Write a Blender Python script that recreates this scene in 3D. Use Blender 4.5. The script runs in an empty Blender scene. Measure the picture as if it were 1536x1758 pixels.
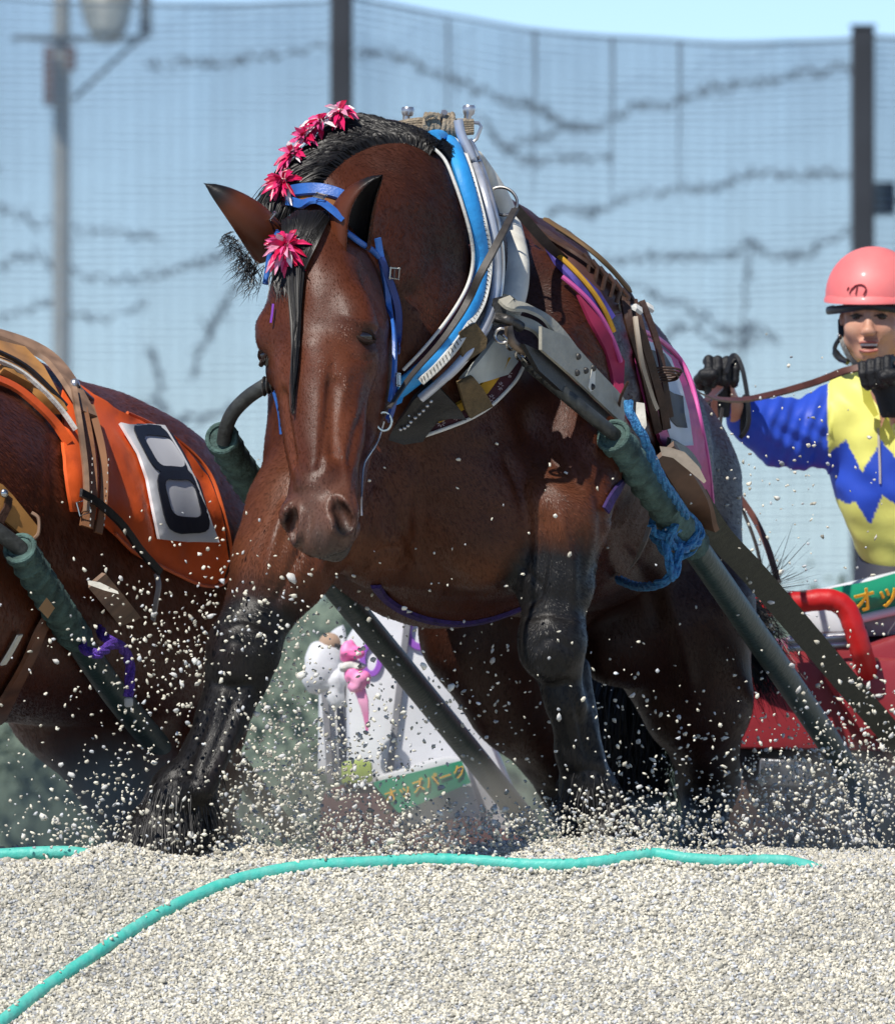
import bpy, math, random
import numpy as np
from mathutils import Vector, Matrix, Quaternion
from mathutils.bvhtree import BVHTree
from mathutils.geometry import delaunay_2d_cdt
random.seed(7); np.random.seed(7)
SC = bpy.context.scene; COL = SC.collection
R = math.radians
# ---------------------------------------------------------------- camera, sky, sun
FPX = 23400.0; CAMZ = 0.764
cd = bpy.data.cameras.new('camera'); cam = bpy.data.objects.new('camera', cd); COL.objects.link(cam)
cam.location = (0, -30, CAMZ); cam.rotation_euler = (R(90), 0, 0)
cd.sensor_width = 36; cd.sensor_fit = 'HORIZONTAL'; cd.lens = 36*FPX/1536
cd.clip_start = 1; cd.clip_end = 2000
cd.dof.use_dof = True; cd.dof.focus_distance = 30.0; cd.dof.aperture_fstop = 15
SC.camera = cam
SUNDIR = Vector((-0.38, -0.60, 0.92)).normalized()
w = bpy.data.worlds.new('World'); SC.world = w; w.use_nodes = True
nt = w.node_tree; bg = nt.nodes['Background']
sky = nt.nodes.new('ShaderNodeTexSky'); sky.sky_type = 'NISHITA'; sky.sun_disc = False
sky.sun_elevation = math.asin(SUNDIR.z); sky.sun_rotation = math.atan2(SUNDIR.x, SUNDIR.y)
sky.altitude = 2500; sky.air_density = 0.6; sky.dust_density = 0.0; sky.ozone_density = 3.0
bg.inputs[1].default_value = 0.135
nt.links.new(sky.outputs[0], bg.inputs[0])
sl = bpy.data.lights.new('sun', 'SUN'); so = bpy.data.objects.new('sun', sl); COL.objects.link(so)
sl.energy = 4.6; sl.angle = R(0.5); sl.color = (1.0, 0.95, 0.87)
so.rotation_euler = (-SUNDIR).to_track_quat('-Z', 'Y').to_euler(); so.location = (-8, -8, 14)
SC.view_settings.view_transform = 'Standard'; SC.view_settings.look = 'None'
SC.view_settings.exposure = 0.12; SC.view_settings.gamma = 1.0
try: SC.view_settings.use_curve_mapping = False
except Exception: pass

# ---------------------------------------------------------------- photo frame -> metres
def S(y): return FPX/(30.0+y)
def W(u, v, y): return Vector(((u-768)/S(y), y, CAMZ+(879-v)/S(y)))
def WP(pts): return [W(*p) for p in pts]

# ---------------------------------------------------------------- materials
MATS = {}
def mat(name, col, rough=.5, metal=0, nscale=8, namt=.25, bump=0, bscale=60, spec=.5, col2=None, attr=None, sheen=0, trans=0, coat=0, aniso=None):
    if name in MATS: return MATS[name]
    m = bpy.data.materials.new(name); m.use_nodes = True; t = m.node_tree; N = t.nodes; L = t.links
    p = N['Principled BSDF']
    p.inputs['Roughness'].default_value = rough; p.inputs['Metallic'].default_value = metal
    p.inputs['Specular IOR Level'].default_value = spec
    if sheen: p.inputs['Sheen Weight'].default_value = sheen; p.inputs['Sheen Roughness'].default_value = .4
    if coat: p.inputs['Coat Weight'].default_value = coat; p.inputs['Coat Roughness'].default_value = .15
    tc = N.new('ShaderNodeTexCoord'); mp = N.new('ShaderNodeMapping'); L.new(tc.outputs['Object'], mp.inputs[0])
    if aniso: mp.inputs['Scale'].default_value = aniso
    n = N.new('ShaderNodeTexNoise'); n.inputs['Scale'].default_value = nscale; n.inputs['Detail'].default_value = 6
    L.new(mp.outputs[0], n.inputs['Vector'])
    mr = N.new('ShaderNodeMapRange'); mr.inputs[1].default_value = .3; mr.inputs[2].default_value = .7
    L.new(n.outputs['Fac'], mr.inputs[0])
    mx = N.new('ShaderNodeMix'); mx.data_type = 'RGBA'
    if attr:
        a = N.new('ShaderNodeAttribute'); a.attribute_name = attr
        mu = N.new('ShaderNodeMix'); mu.data_type = 'RGBA'; mu.blend_type = 'MULTIPLY'; mu.inputs[0].default_value = 1
        g = N.new('ShaderNodeMapRange'); g.inputs[1].default_value = .3; g.inputs[2].default_value = .7
        g.inputs[3].default_value = 1-namt; g.inputs[4].default_value = 1+namt*.6
        L.new(n.outputs['Fac'], g.inputs[0]); cb = N.new('ShaderNodeCombineColor')
        for i in range(3): L.new(g.outputs[0], cb.inputs[i])
        L.new(a.outputs['Color'], mu.inputs[6]); L.new(cb.outputs[0], mu.inputs[7]); L.new(mu.outputs[2], p.inputs['Base Color'])
    else:
        c2 = col2 if col2 else tuple(c*(1-namt*1.6) for c in col)
        mx.inputs[6].default_value = (*c2, 1); mx.inputs[7].default_value = (*col, 1)
        L.new(mr.outputs[0], mx.inputs[0]); L.new(mx.outputs[2], p.inputs['Base Color'])
    if bump:
        n2 = N.new('ShaderNodeTexNoise'); n2.inputs['Scale'].default_value = bscale; n2.inputs['Detail'].default_value = 4
        L.new(mp.outputs[0], n2.inputs['Vector'])
        b = N.new('ShaderNodeBump'); b.inputs['Strength'].default_value = bump; b.inputs['Distance'].default_value = .01
        L.new(n2.outputs['Fac'], b.inputs['Height']); L.new(b.outputs[0], p.inputs['Normal'])
    MATS[name] = m; return m

# ---------------------------------------------------------------- objects
def tag(o, label=None, cat=None, group=None, kind=None):
    if label: o['label'] = label
    if cat: o['category'] = cat
    if group: o['group'] = group
    if kind: o['kind'] = kind
    return o
def thing(name, label, cat, loc=(0, 0, 0), group=None):
    o = bpy.data.objects.new(name, None); COL.objects.link(o); o.location = loc; o.empty_display_size = .1
    return tag(o, label, cat, group)
def mesh_from(name, V, F, smooth=True):
    me = bpy.data.meshes.new(name); V = np.asarray(V, np.float32).reshape(-1, 3)
    if isinstance(F, np.ndarray):
        k = F.shape[1]; n = len(F)
        me.vertices.add(len(V)); me.vertices.foreach_set('co', V.ravel())
        me.loops.add(n*k); me.loops.foreach_set('vertex_index', F.astype(np.int32).ravel())
        me.polygons.add(n); me.polygons.foreach_set('loop_start', np.arange(0, n*k, k, dtype=np.int32))
        me.polygons.foreach_set('loop_total', np.full(n, k, np.int32)); me.update(calc_edges=True)
    else:
        me.from_pydata([tuple(map(float, v)) for v in V], [], F); me.update()
    if smooth: me.polygons.foreach_set('use_smooth', np.ones(len(me.polygons), bool))
    return me
def link(name, me, material=None, parent=None):
    o = bpy.data.objects.new(name, me); COL.objects.link(o)
    if material: me.materials.append(material)
    if parent:
        o.parent = parent
        w_ = Vector((0, 0, 0)); q = parent
        while q: w_ += q.location + (q.matrix_parent_inverse.translation if q.parent else Vector((0, 0, 0))); q = q.parent
        o.matrix_parent_inverse = Matrix.Translation(-w_)
    return o
def centre(o):
    """move a free-standing mesh's origin to the middle of its base"""
    me = o.data; n = len(me.vertices); a = np.empty(n*3, np.float32); me.vertices.foreach_get('co', a); a = a.reshape(-1, 3)
    c = (a.min(0)+a.max(0))/2; c[2] = a[:, 2].min(); me.vertices.foreach_set('co', (a-c).ravel()); me.update()
    o.location = Vector(c.tolist()); return o
def setcol(me, C, name='coat'):
    at = me.color_attributes.new(name, 'FLOAT_COLOR', 'POINT')
    C = np.asarray(C, np.float32)
    if C.shape[1] == 3: C = np.hstack([C, np.ones((len(C), 1), np.float32)])
    at.data.foreach_set('color', C.ravel())

class MB:
    def __init__(s): s.V = []; s.F = []
    def add(s, V, F):
        o = len(s.V); s.V += [tuple(v) for v in V]; s.F += [tuple(i+o for i in f) for f in F]; return s
    def box(s, c, size, rot=None, bev=0.0):
        hx, hy, hz = [q/2 for q in size]; M = rot if rot else Matrix.Identity(3); c = Vector(c)
        if bev <= 0:
            P = [Vector((x, y, z)) for x in (-hx, hx) for y in (-hy, hy) for z in (-hz, hz)]
            F = [(0, 1, 3, 2), (4, 6, 7, 5), (0, 4, 5, 1), (2, 3, 7, 6), (0, 2, 6, 4), (1, 5, 7, 3)]
        else:
            b = min(bev, hx*.9, hy*.9, hz*.9); P = []; rings = []
            for z, k in ((-hz, b), (-hz+b, 0), (hz-b, 0), (hz, b)):
                r = [(-hx+b, -hy+k), (hx-b, -hy+k), (hx-k, -hy+b), (hx-k, hy-b), (hx-b, hy-k), (-hx+b, hy-k), (-hx+k, hy-b), (-hx+k, -hy+b)]
                rings.append(list(range(len(P), len(P)+8))); P += [Vector((x, y, z)) for x, y in r]
            F = [tuple(reversed(rings[0])), tuple(rings[3])]
            for a_, b_ in zip(rings, rings[1:]):
                for i in range(8): F.append((a_[i], a_[(i+1) % 8], b_[(i+1) % 8], b_[i]))
        return s.add([M @ p + c for p in P], F)
    def tube(s, path, rad, n=10, closed=False, cap=True, twist=0):
        P = [Vector(p) for p in path]; m = len(P)
        rad = rad if hasattr(rad, '__len__') else [rad]*m
        T = []
        for i in range(m):
            a = P[(i-1) % m] if closed else P[max(i-1, 0)]; b = P[(i+1) % m] if closed else P[min(i+1, m-1)]
            t = (b-a); T.append(t.normalized() if t.length > 1e-9 else Vector((0, 0, 1)))
        up = Vector((0, 0, 1)) if abs(T[0].z) < .9 else Vector((1, 0, 0)); V = []
        nrm = (up-T[0]*up.dot(T[0])).normalized()
        for i in range(m):
            nrm = (nrm-T[i]*nrm.dot(T[i])); nrm = nrm.normalized() if nrm.length > 1e-6 else Vector((1, 0, 0))
            bn = T[i].cross(nrm); r = rad[i]
            rx, ry = (r if hasattr(r, '__len__') else (r, r))
            for k in range(n):
                a = 2*math.pi*k/n + twist*i
                V.append(P[i]+nrm*(math.cos(a)*rx)+bn*(math.sin(a)*ry))
        F = []
        for i in range(m if closed else m-1):
            j = (i+1) % m
            for k in range(n): F.append((i*n+k, i*n+(k+1) % n, j*n+(k+1) % n, j*n+k))
        if cap and not closed: F.append(tuple(range(n-1, -1, -1))); F.append(tuple(range((m-1)*n, m*n)))
        return s.add(V, F)
    def ball(s, c, r, nu=14, nv=9, rot=None):
        r = r if hasattr(r, '__len__') else (r, r, r); V = []; F = []; c = Vector(c); M = rot if rot else Matrix.Identity(3)
        for j in range(nv+1):
            th = math.pi*j/nv
            for i in range(nu):
                ph = 2*math.pi*i/nu
                V.append(c+M @ Vector((r[0]*math.sin(th)*math.cos(ph), r[1]*math.sin(th)*math.sin(ph), r[2]*math.cos(th))))
        for j in range(nv):
            for i in range(nu): F.append((j*nu+i, (j+1)*nu+i, (j+1)*nu+(i+1) % nu, j*nu+(i+1) % nu))
        return s.add(V, F)
    def strip(s, path, nors, width, thick):
        """flat strap: rectangle section swept along path, lying against the normals"""
        P = [Vector(p) for p in path]; m = len(P); V = []; F = []
        width = width if hasattr(width, '__len__') else [width]*m
        for i in range(m):
            t = (P[min(i+1, m-1)]-P[max(i-1, 0)]).normalized(); nn = Vector(nors[i] if hasattr(nors[0], '__len__') else nors)
            nn = (nn-t*nn.dot(t)); nn = nn.normalized() if nn.length > 1e-6 else Vector((0, -1, 0)); sd = t.cross(nn); w2 = width[i]/2; h = thick/2
            for a, b in ((-1, -1), (-.8, 1), (.8, 1), (1, -1)): V.append(P[i]+sd*(a*w2)+nn*(b*h))
        for i in range(m-1):
            for k in range(4): F.append((i*4+k, i*4+(k+1) % 4, (i+1)*4+(k+1) % 4, (i+1)*4+k))
        F.append((3, 2, 1, 0)); F.append(tuple((m-1)*4+k for k in range(4)))
        return s.add(V, F)
    def build(s, name, material, parent=None, smooth=True, label=None, cat=None, group=None, kind=None, autos=True):
        me = mesh_from(name, s.V, s.F, smooth)
        if smooth and autos:
            try: me.set_sharp_from_angle(angle=R(42))
            except Exception: pass
        o = link(name, me, material, parent); tag(o, label, cat, group, kind)
        if not parent: centre(o)
        return o

def smooth_path(P, n=8):
    P = [Vector(p) for p in P]; out = []
    for i in range(len(P)-1):
        p0 = P[max(i-1, 0)]; p1 = P[i]; p2 = P[i+1]; p3 = P[min(i+2, len(P)-1)]
        for k in range(n):
            t = k/n
            out.append(.5*((2*p1)+(-p0+p2)*t+(2*p0-5*p1+4*p2-p3)*t*t+(-p0+3*p1-3*p2+p3)*t*t*t))
    out.append(P[-1].copy()); return out
def wrap_tubes(mb, path, r, turns, pitch_r=.35, n=12):
    """a spiral-wound bandage round a pole: ridged radius along the path"""
    P = smooth_path(path, 1) if len(path) > 2 else [Vector(p) for p in path]
    L = sum((P[i+1]-P[i]).length for i in range(len(P)-1)); m = turns*8
    d = 0; Q = []; seg = 0; acc = [0]
    for i in range(len(P)-1): acc.append(acc[-1]+(P[i+1]-P[i]).length)
    for k in range(m+1):
        s_ = L*k/m
        while seg < len(P)-2 and acc[seg+1] < s_: seg += 1
        Q.append(P[seg].lerp(P[seg+1], (s_-acc[seg])/max(acc[seg+1]-acc[seg], 1e-9)))
    # helical ridge
    T = []; V = []; F = []
    nrm = None
    for i in range(m+1):
        t = (Q[min(i+1, m)]-Q[max(i-1, 0)]).normalized()
        if nrm is None: nrm = t.orthogonal().normalized()
        nrm = (nrm-t*nrm.dot(t)).normalized(); bn = t.cross(nrm)
        for k in range(n):
            ph = (i/8.0-k/n) % 1.0
            rr = r*(1+pitch_r*(ph**2)*.55+random.uniform(-.02, .02))
            a = 2*math.pi*k/n; V.append(Q[i]+nrm*math.cos(a)*rr+bn*math.sin(a)*rr)
    for i in range(m):
        for k in range(n): F.append((i*n+k, i*n+(k+1) % n, (i+1)*n+(k+1) % n, (i+1)*n+k))
    F.append(tuple(range(n-1, -1, -1))); F.append(tuple(range(m*n, (m+1)*n)))
    mb.add(V, F)

# ---------------------------------------------------------------- signed-distance modelling
def npv(v): return np.array([v[0], v[1], v[2]], np.float32)
class SDF:
    def __init__(s, lo, hi, h):
        s.lo = np.array(lo, np.float32); s.h = h
        s.n = tuple(int(math.ceil((hi[i]-lo[i])/h))+1 for i in range(3)); s.F = np.full(s.n, .5, np.float32)
    def _blk(s, lo, hi, m):
        a = [max(0, int((lo[i]-m-s.lo[i])/s.h)) for i in range(3)]; b = [min(s.n[i], int((hi[i]+m-s.lo[i])/s.h)+2) for i in range(3)]
        if any(b[i] <= a[i] for i in range(3)): return None
        ax = [s.lo[i]+s.h*np.arange(a[i], b[i], dtype=np.float32) for i in range(3)]
        return tuple(slice(a[i], b[i]) for i in range(3)), ax[0][:, None, None], ax[1][None, :, None], ax[2][None, None, :]
    def _mix(s, sl, d, k, op):
        A = s.F[sl]
        if op == 'sub': d = -d; s.F[sl] = np.maximum(A, d) + .25*np.maximum(k-np.abs(A-d), 0)**2/k
        else: s.F[sl] = np.minimum(A, d) - .25*np.maximum(k-np.abs(A-d), 0)**2/k
    def cap(s, a, ra, b, rb, k=.04, op='add'):
        a = npv(a); b = npv(b); R_ = max(ra, rb)
        q = s._blk(np.minimum(a, b)-R_, np.maximum(a, b)+R_, k+.02)
        if q is None: return s
        sl, X, Y, Z = q; ba = b-a; l2 = float(ba@ba)+1e-12
        t = np.clip(((X-a[0])*ba[0]+(Y-a[1])*ba[1]+(Z-a[2])*ba[2])/l2, 0, 1)
        d = np.sqrt((X-a[0]-t*ba[0])**2+(Y-a[1]-t*ba[1])**2+(Z-a[2]-t*ba[2])**2)-(ra+(rb-ra)*t)
        s._mix(sl, d, k, op); return s
    def chain(s, pts, k=.04, op='add'):
        for (a, ra), (b, rb) in zip(pts, pts[1:]): s.cap(a, ra, b, rb, k, op)
        return s
    def ell(s, c, r, rot=None, k=.04, op='add'):
        c = npv(c); r = np.array(r, np.float32); M = np.array(rot, np.float32) if rot is not None else np.eye(3, dtype=np.float32)
        ext = np.sqrt(((M*r[None, :])**2).sum(1))
        q = s._blk(c-ext, c+ext, k+.02)
        if q is None: return s
        sl, X, Y, Z = q; X = X-c[0]; Y = Y-c[1]; Z = Z-c[2]; k0 = 0; k1 = 0
        for i in range(3):
            l = (M[0, i]*X+M[1, i]*Y+M[2, i]*Z)/r[i]; k0 = k0+l*l; k1 = k1+(l/r[i])**2
        k0 = np.sqrt(k0); k1 = np.sqrt(k1)+1e-6
        s._mix(sl, k0*(k0-1)/k1, k, op); return s
    def mesh(s):
        F = s.F; neg = F < 0; c = np.zeros(tuple(n-1 for n in F.shape), np.uint8)
        sls = lambda o: tuple(slice(o[i], F.shape[i]-1+o[i]) for i in range(3))
        for o in np.ndindex(2, 2, 2): c += neg[sls(o)]
        act = (c > 0) & (c < 8); idx = np.argwhere(act).astype(np.int32)
        vid = np.full(act.shape, -1, np.int32); vid[act] = np.arange(len(idx), dtype=np.int32)
        pos = np.zeros((len(idx), 3), np.float32); cnt = np.zeros(len(idx), np.float32)
        cor = [np.array(o, np.int32) for o in np.ndindex(2, 2, 2)]
        val = {tuple(o): F[idx[:, 0]+o[0], idx[:, 1]+o[1], idx[:, 2]+o[2]] for o in cor}
        for a in cor:
            for ax in range(3):
                if a[ax]: continue
                b = a.copy(); b[ax] = 1; fa = val[tuple(a)]; fb = val[tuple(b)]; m = (fa < 0) != (fb < 0)
                t = np.where(m, fa/np.where(m, fa-fb, 1), 0)
                p = a[None, :]+(b-a)[None, :]*t[:, None]; pos += p*m[:, None]; cnt += m
        V = s.lo+s.h*(idx+pos/cnt[:, None]); Q = []
        for ax in range(3):
            o1, o2 = (ax+1) % 3, (ax+2) % 3
            n0 = [slice(None)]*3; n1 = [slice(None)]*3; n0[ax] = slice(0, -1); n1[ax] = slice(1, None)
            for o in (o1, o2): n0[o] = slice(1, -1); n1[o] = slice(1, -1)
            A = neg[tuple(n0)]; B = neg[tuple(n1)]; e = np.argwhere(A != B); fl = A[tuple(e.T)]
            g = e.copy(); g[:, o1] += 1; g[:, o2] += 1
            def cell(d1, d2):
                c_ = g.copy(); c_[:, o1] += d1; c_[:, o2] += d2; return vid[c_[:, 0], c_[:, 1], c_[:, 2]]
            q = np.stack([cell(-1, -1), cell(0, -1), cell(0, 0), cell(-1, 0)], 1)
            q[~fl] = q[~fl][:, ::-1]; Q.append(q)
        return V, np.concatenate(Q)
def relax(V, Q, it=2, lam=.5):
    n = len(V); V = V.astype(np.float32)
    E = np.concatenate([Q[:, [0, 1]], Q[:, [1, 2]], Q[:, [2, 3]], Q[:, [3, 0]]]); E = np.concatenate([E, E[:, ::-1]])
    deg = np.bincount(E[:, 0], minlength=n).astype(np.float32)[:, None]+1e-6
    for _ in range(it):
        for lm in (lam, -lam*1.04):
            A = np.stack([np.bincount(E[:, 0], weights=V[E[:, 1], i], minlength=n) for i in range(3)], 1)/deg
            V = V+lm*(A.astype(np.float32)-V)
    return V
def normals(V, Q):
    d1 = V[Q[:, 2]]-V[Q[:, 0]]; d2 = V[Q[:, 3]]-V[Q[:, 1]]; fn = np.cross(d1, d2); N = np.zeros_like(V)
    for i in range(4):
        for a in range(3): N[:, a] += np.bincount(Q[:, i], weights=fn[:, a], minlength=len(V))
    return N/(np.linalg.norm(N, axis=1, keepdims=True)+1e-12)
def capmask(V, a, ra, b, rb, soft):
    a = npv(a); b = npv(b); ba = b-a; t = np.clip(((V-a)@ba)/(ba@ba+1e-9), 0, 1)
    d = np.linalg.norm(V-a-t[:, None]*ba, axis=1)-(ra+(rb-ra)*t); return np.clip(.5-d/soft, 0, 1)
def vnoise(V, f, seed=0):
    r = np.random.RandomState(seed); o = np.zeros(len(V))
    for k in range(7):
        d = r.randn(3); d /= np.linalg.norm(d); o += np.sin(V@d*f*r.uniform(.6, 1.7)+r.uniform(0, 6.28))
    return o/4

# ---------------------------------------------------------------- laying straps and cloth on a body
CAMP = Vector((0, -30, CAMZ))
class Skin:
    def __init__(s, V, F): s.t = BVHTree.FromPolygons([tuple(map(float, v)) for v in V], [tuple(map(int, f)) for f in F])
    def hit(s, u, v, ylast=None):
        tgt = W(u, v, 0); d = (tgt-CAMP).normalized(); h = s.t.ray_cast(CAMP, d)
        if h[0] is not None and (ylast is None or abs(h[0].y-ylast) < .6): return h[0], h[1]
        if ylast is None: return None, None
        n = s.t.find_nearest(W(u, v, ylast)); return n[0], n[1]
    def near(s, p):
        n = s.t.find_nearest(Vector(p)); return n[0], n[1]
def lay(skin, uvs, off, y0=None, n=6, sm=2):
    """points of a strap lying on the skin along a line seen in the photograph"""
    P2 = smooth_path([Vector((u, v, 0)) for u, v in uvs], n); P = []; Nn = []; y = y0
    for q in P2:
        p, nn = skin.hit(q.x, q.y, y)
        if p is None: continue
        y = p.y if y is None else .5*y+.5*p.y
        P.append(p); Nn.append(nn)
    for _ in range(sm):
        Nn = [(Nn[max(i-1, 0)]+Nn[i]*2+Nn[min(i+1, len(Nn)-1)]).normalized() for i in range(len(Nn))]
        P = [P[0]]+[P[i-1]*.25+P[i]*.5+P[i+1]*.25 for i in range(1, len(P)-1)]+[P[-1]]
    return [p+nn*off for p, nn in zip(P, Nn)], Nn
def inpoly(x, y, poly):
    c = False; j = len(poly)-1
    for i in range(len(poly)):
        xi, yi = poly[i]; xj, yj = poly[j]
        if (yi > y) != (yj > y) and x < (xj-xi)*(y-yi)/(yj-yi)+xi: c = not c
        j = i
    return c
def tri_poly(poly, step):
    b = []
    for i in range(len(poly)):
        a = Vector(poly[i]); c = Vector(poly[(i+1) % len(poly)]); k = max(1, int((c-a).length/step))
        b += [a.lerp(c, j/k) for j in range(k)]
    nb = len(b); xs = [p.x for p in b]; ys = [p.y for p in b]; pts = list(b)
    bp = [(p.x, p.y) for p in b]; y = min(ys)+step*.5; r = 0
    while y < max(ys):
        x = min(xs)+step*(.25+.5*(r % 2))
        while x < max(xs):
            if inpoly(x, y, bp) and min((Vector((x, y))-p).length for p in b) > step*.45: pts.append(Vector((x, y)))
            x += step
        y += step*.87; r += 1
    res = delaunay_2d_cdt(pts, [], [list(range(nb))], 1, 1e-4)
    return res[0], res[2]
def patch(skin, poly, off, thick, step=10, y0=None, wrinkle=0, seed=0, smooth_it=5):
    """cloth or leather panel lying on the skin; real thickness"""
    P2, F = tri_poly(poly, step); P = []; Nn = []; ok = []
    ys = []
    for p in P2:
        h = skin.t.ray_cast(CAMP, (W(p.x, p.y, 0)-CAMP).normalized()); ok.append(h[0] is not None and (y0 is None or abs(h[0].y-y0) < .9)); P.append(h[0]); Nn.append(h[1])
    good = [i for i in range(len(P2)) if ok[i]]
    for i in range(len(P2)):
        if not ok[i]:
            yy = y0
            if good: yy = P[min(good, key=lambda g: (P2[g]-P2[i]).length_squared)].y
            if yy is None: yy = 0
            P[i], Nn[i] = skin.near(W(P2[i].x, P2[i].y, yy))
            P[i] = P[i].lerp(W(P2[i].x, P2[i].y, yy), .5)
    nb = [set() for _ in P]
    for f in F:
        for a, b in zip(f, f[1:]+f[:1]): nb[a].add(b); nb[b].add(a)
    for _ in range(smooth_it):
        P = [W(P2[i].x, P2[i].y, .5*P[i].y+.5*sum(P[j].y for j in nb[i])/len(nb[i])) if nb[i] else P[i] for i in range(len(P))]
        Nn = [(Nn[i]+sum((Nn[j] for j in nb[i]), Vector())*.5).normalized() for i in range(len(P))]
    if wrinkle:
        A = np.array([tuple(p) for p in P]); wv = vnoise(A, 28, seed)*.6+vnoise(A, 60, seed+1)*.4
        off_ = [off+wrinkle*(.6+float(x)) for x in wv]
    else: off_ = [off]*len(P)
    m = len(P); V = [P[i]+Nn[i]*(off_[i]+thick/2) for i in range(m)]+[P[i]+Nn[i]*(off_[i]-thick/2-.004) for i in range(m)]
    FF = []; 
    fn = Vector((0, 0, 0))
    for f in F[:20]:
        if len(f) >= 3: fn += (V[f[1]]-V[f[0]]).cross(V[f[2]]-V[f[0]])*(1 if True else 1)
    flip = fn.dot(Nn[F[0][0]]) < 0
    edges = {}
    for f in F:
        g = tuple(reversed(f)) if flip else tuple(f); FF.append(g); FF.append(tuple(i+m for i in reversed(g)))
        for a, b in zip(g, g[1:]+g[:1]):
            edges[(a, b)] = edges.get((a, b), 0)+1
    for (a, b) in list(edges):
        if (b, a) not in edges: FF.append((b, a, a+m, b+m))
    mb = MB(); mb.add(V, FF); return mb
def ribbons(strands, width, taper=True):
    """many hair strands as thin flat ribbons: list of point arrays (k,3)"""
    V = []; Q = []; o = 0; rs = np.random.RandomState(3)
    for P in strands:
        P = np.asarray(P, np.float32); k = len(P); T = np.gradient(P, axis=0); T /= np.linalg.norm(T, axis=1, keepdims=True)+1e-9
        rd = np.array([-.25, -.75, .6])+rs.randn(3)*.22; sd = np.cross(T, rd[None, :]); sd /= np.linalg.norm(sd, axis=1, keepdims=True)+1e-9
        ww = width*(1-np.linspace(0, 1, k)**3*.85)[:, None]*rs.uniform(.6, 1.3)
        V.append(P-sd*ww/2); V.append(P+sd*ww/2)
        a = np.arange(k-1); Q.append(np.stack([o+a, o+a+1, o+k+a+1, o+k+a], 1)); o += 2*k
    return np.concatenate(V), np.concatenate(Q)
# ================================================================ horses
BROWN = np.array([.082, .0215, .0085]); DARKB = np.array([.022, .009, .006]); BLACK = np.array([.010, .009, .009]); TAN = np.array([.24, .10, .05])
COAT = mat('horse_coat', (1, 1, 1), rough=.42, nscale=9, namt=.30, bump=.10, bscale=400, attr='coat', spec=.30)
FUR = mat('coat_fur', (1, 1, 1), rough=.42, nscale=70, namt=.35, attr='coat', spec=.27)
def fur(name, V, Q, C, n, flow, parent, seed, L=.016, w=.0016, ymax=9):
    """short coat hair: one tapered blade per hair, lying along the flow on the skin"""
    r = np.random.RandomState(seed); V = V[:, :3].astype(np.float32); p = V[Q]; d1 = p[:, 2]-p[:, 0]; d2 = p[:, 3]-p[:, 1]; cr = np.cross(d1, d2); ar = np.linalg.norm(cr, axis=1)/2; N = cr/(2*ar[:, None]+1e-12)
    c = p.mean(1); vis = (N[:, 1] < .35) & (c[:, 1] < ymax); pr_ = ar*vis; pr_ /= pr_.sum(); ix = r.choice(len(Q), n, p=pr_)
    ew = np.ones(len(ix), bool)
    for e_ in EYEC: ew &= np.linalg.norm(c[ix]-e_, axis=1) > .034
    ix = ix[ew]; n = len(ix); a = r.rand(n, 1).astype(np.float32); b = r.rand(n, 1).astype(np.float32); q = p[ix]; B = (q[:, 0]*(1-a)+q[:, 1]*a)*(1-b)+(q[:, 3]*(1-a)+q[:, 2]*a)*b; Nn = N[ix]
    D = flow(B)+r.randn(n, 3)*.12; D -= Nn*(D*Nn).sum(1, keepdims=True); D /= np.linalg.norm(D, axis=1, keepdims=True)+1e-9
    sd = np.cross(D, Nn); ll = (L*r.uniform(.6, 1.3, (n, 1))); ww = w*r.uniform(.7, 1.3, (n, 1))
    ll = ll*np.where((B[:, 1:2] < -.45) & (B[:, 2:3] > .5), .62, 1); ww = ww*np.where((B[:, 1:2] < -.45) & (B[:, 2:3] > .5), .8, 1)
    tip = B+D*ll+Nn*(.0010+.0014*r.rand(n, 1)); mid = B+D*ll*.5+Nn*(.0009+.0007*r.rand(n, 1)); B = B-Nn*.0008
    VV_ = np.stack([B-sd*ww/2, B+sd*ww/2, mid+sd*ww/2, tip, mid-sd*ww/2], 1).reshape(-1, 3); k = 5*np.arange(n)[:, None]
    me = mesh_from(name, VV_, k+np.array([[0, 1, 2, 4]]));
    F3 = np.concatenate([k+np.array([[0, 1, 2]]), k+np.array([[0, 2, 4]]), k+np.array([[4, 2, 3]])]); bpy.data.meshes.remove(me); me = mesh_from(name, VV_, F3)
    cc = C[Q[ix, 0]]*r.uniform(.75, 1.3, (n, 1)); setcol(me, np.repeat(cc, 5, 0)); o = link(name, me, FUR, parent); return tag(o, kind='stuff')
_n = COAT.node_tree
HAIR = mat('black_hair', (.010, .009, .009), rough=.42, nscale=40, namt=.3, spec=.30)
def frame(a_dir, yaw):
    a = Vector(a_dir).normalized(); n = Vector((-math.sin(yaw), -math.cos(yaw), 0)); n = (n-a*n.dot(a)).normalized(); s = a.cross(n)
    if s.x < 0: s = -s
    return s, a, n
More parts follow.
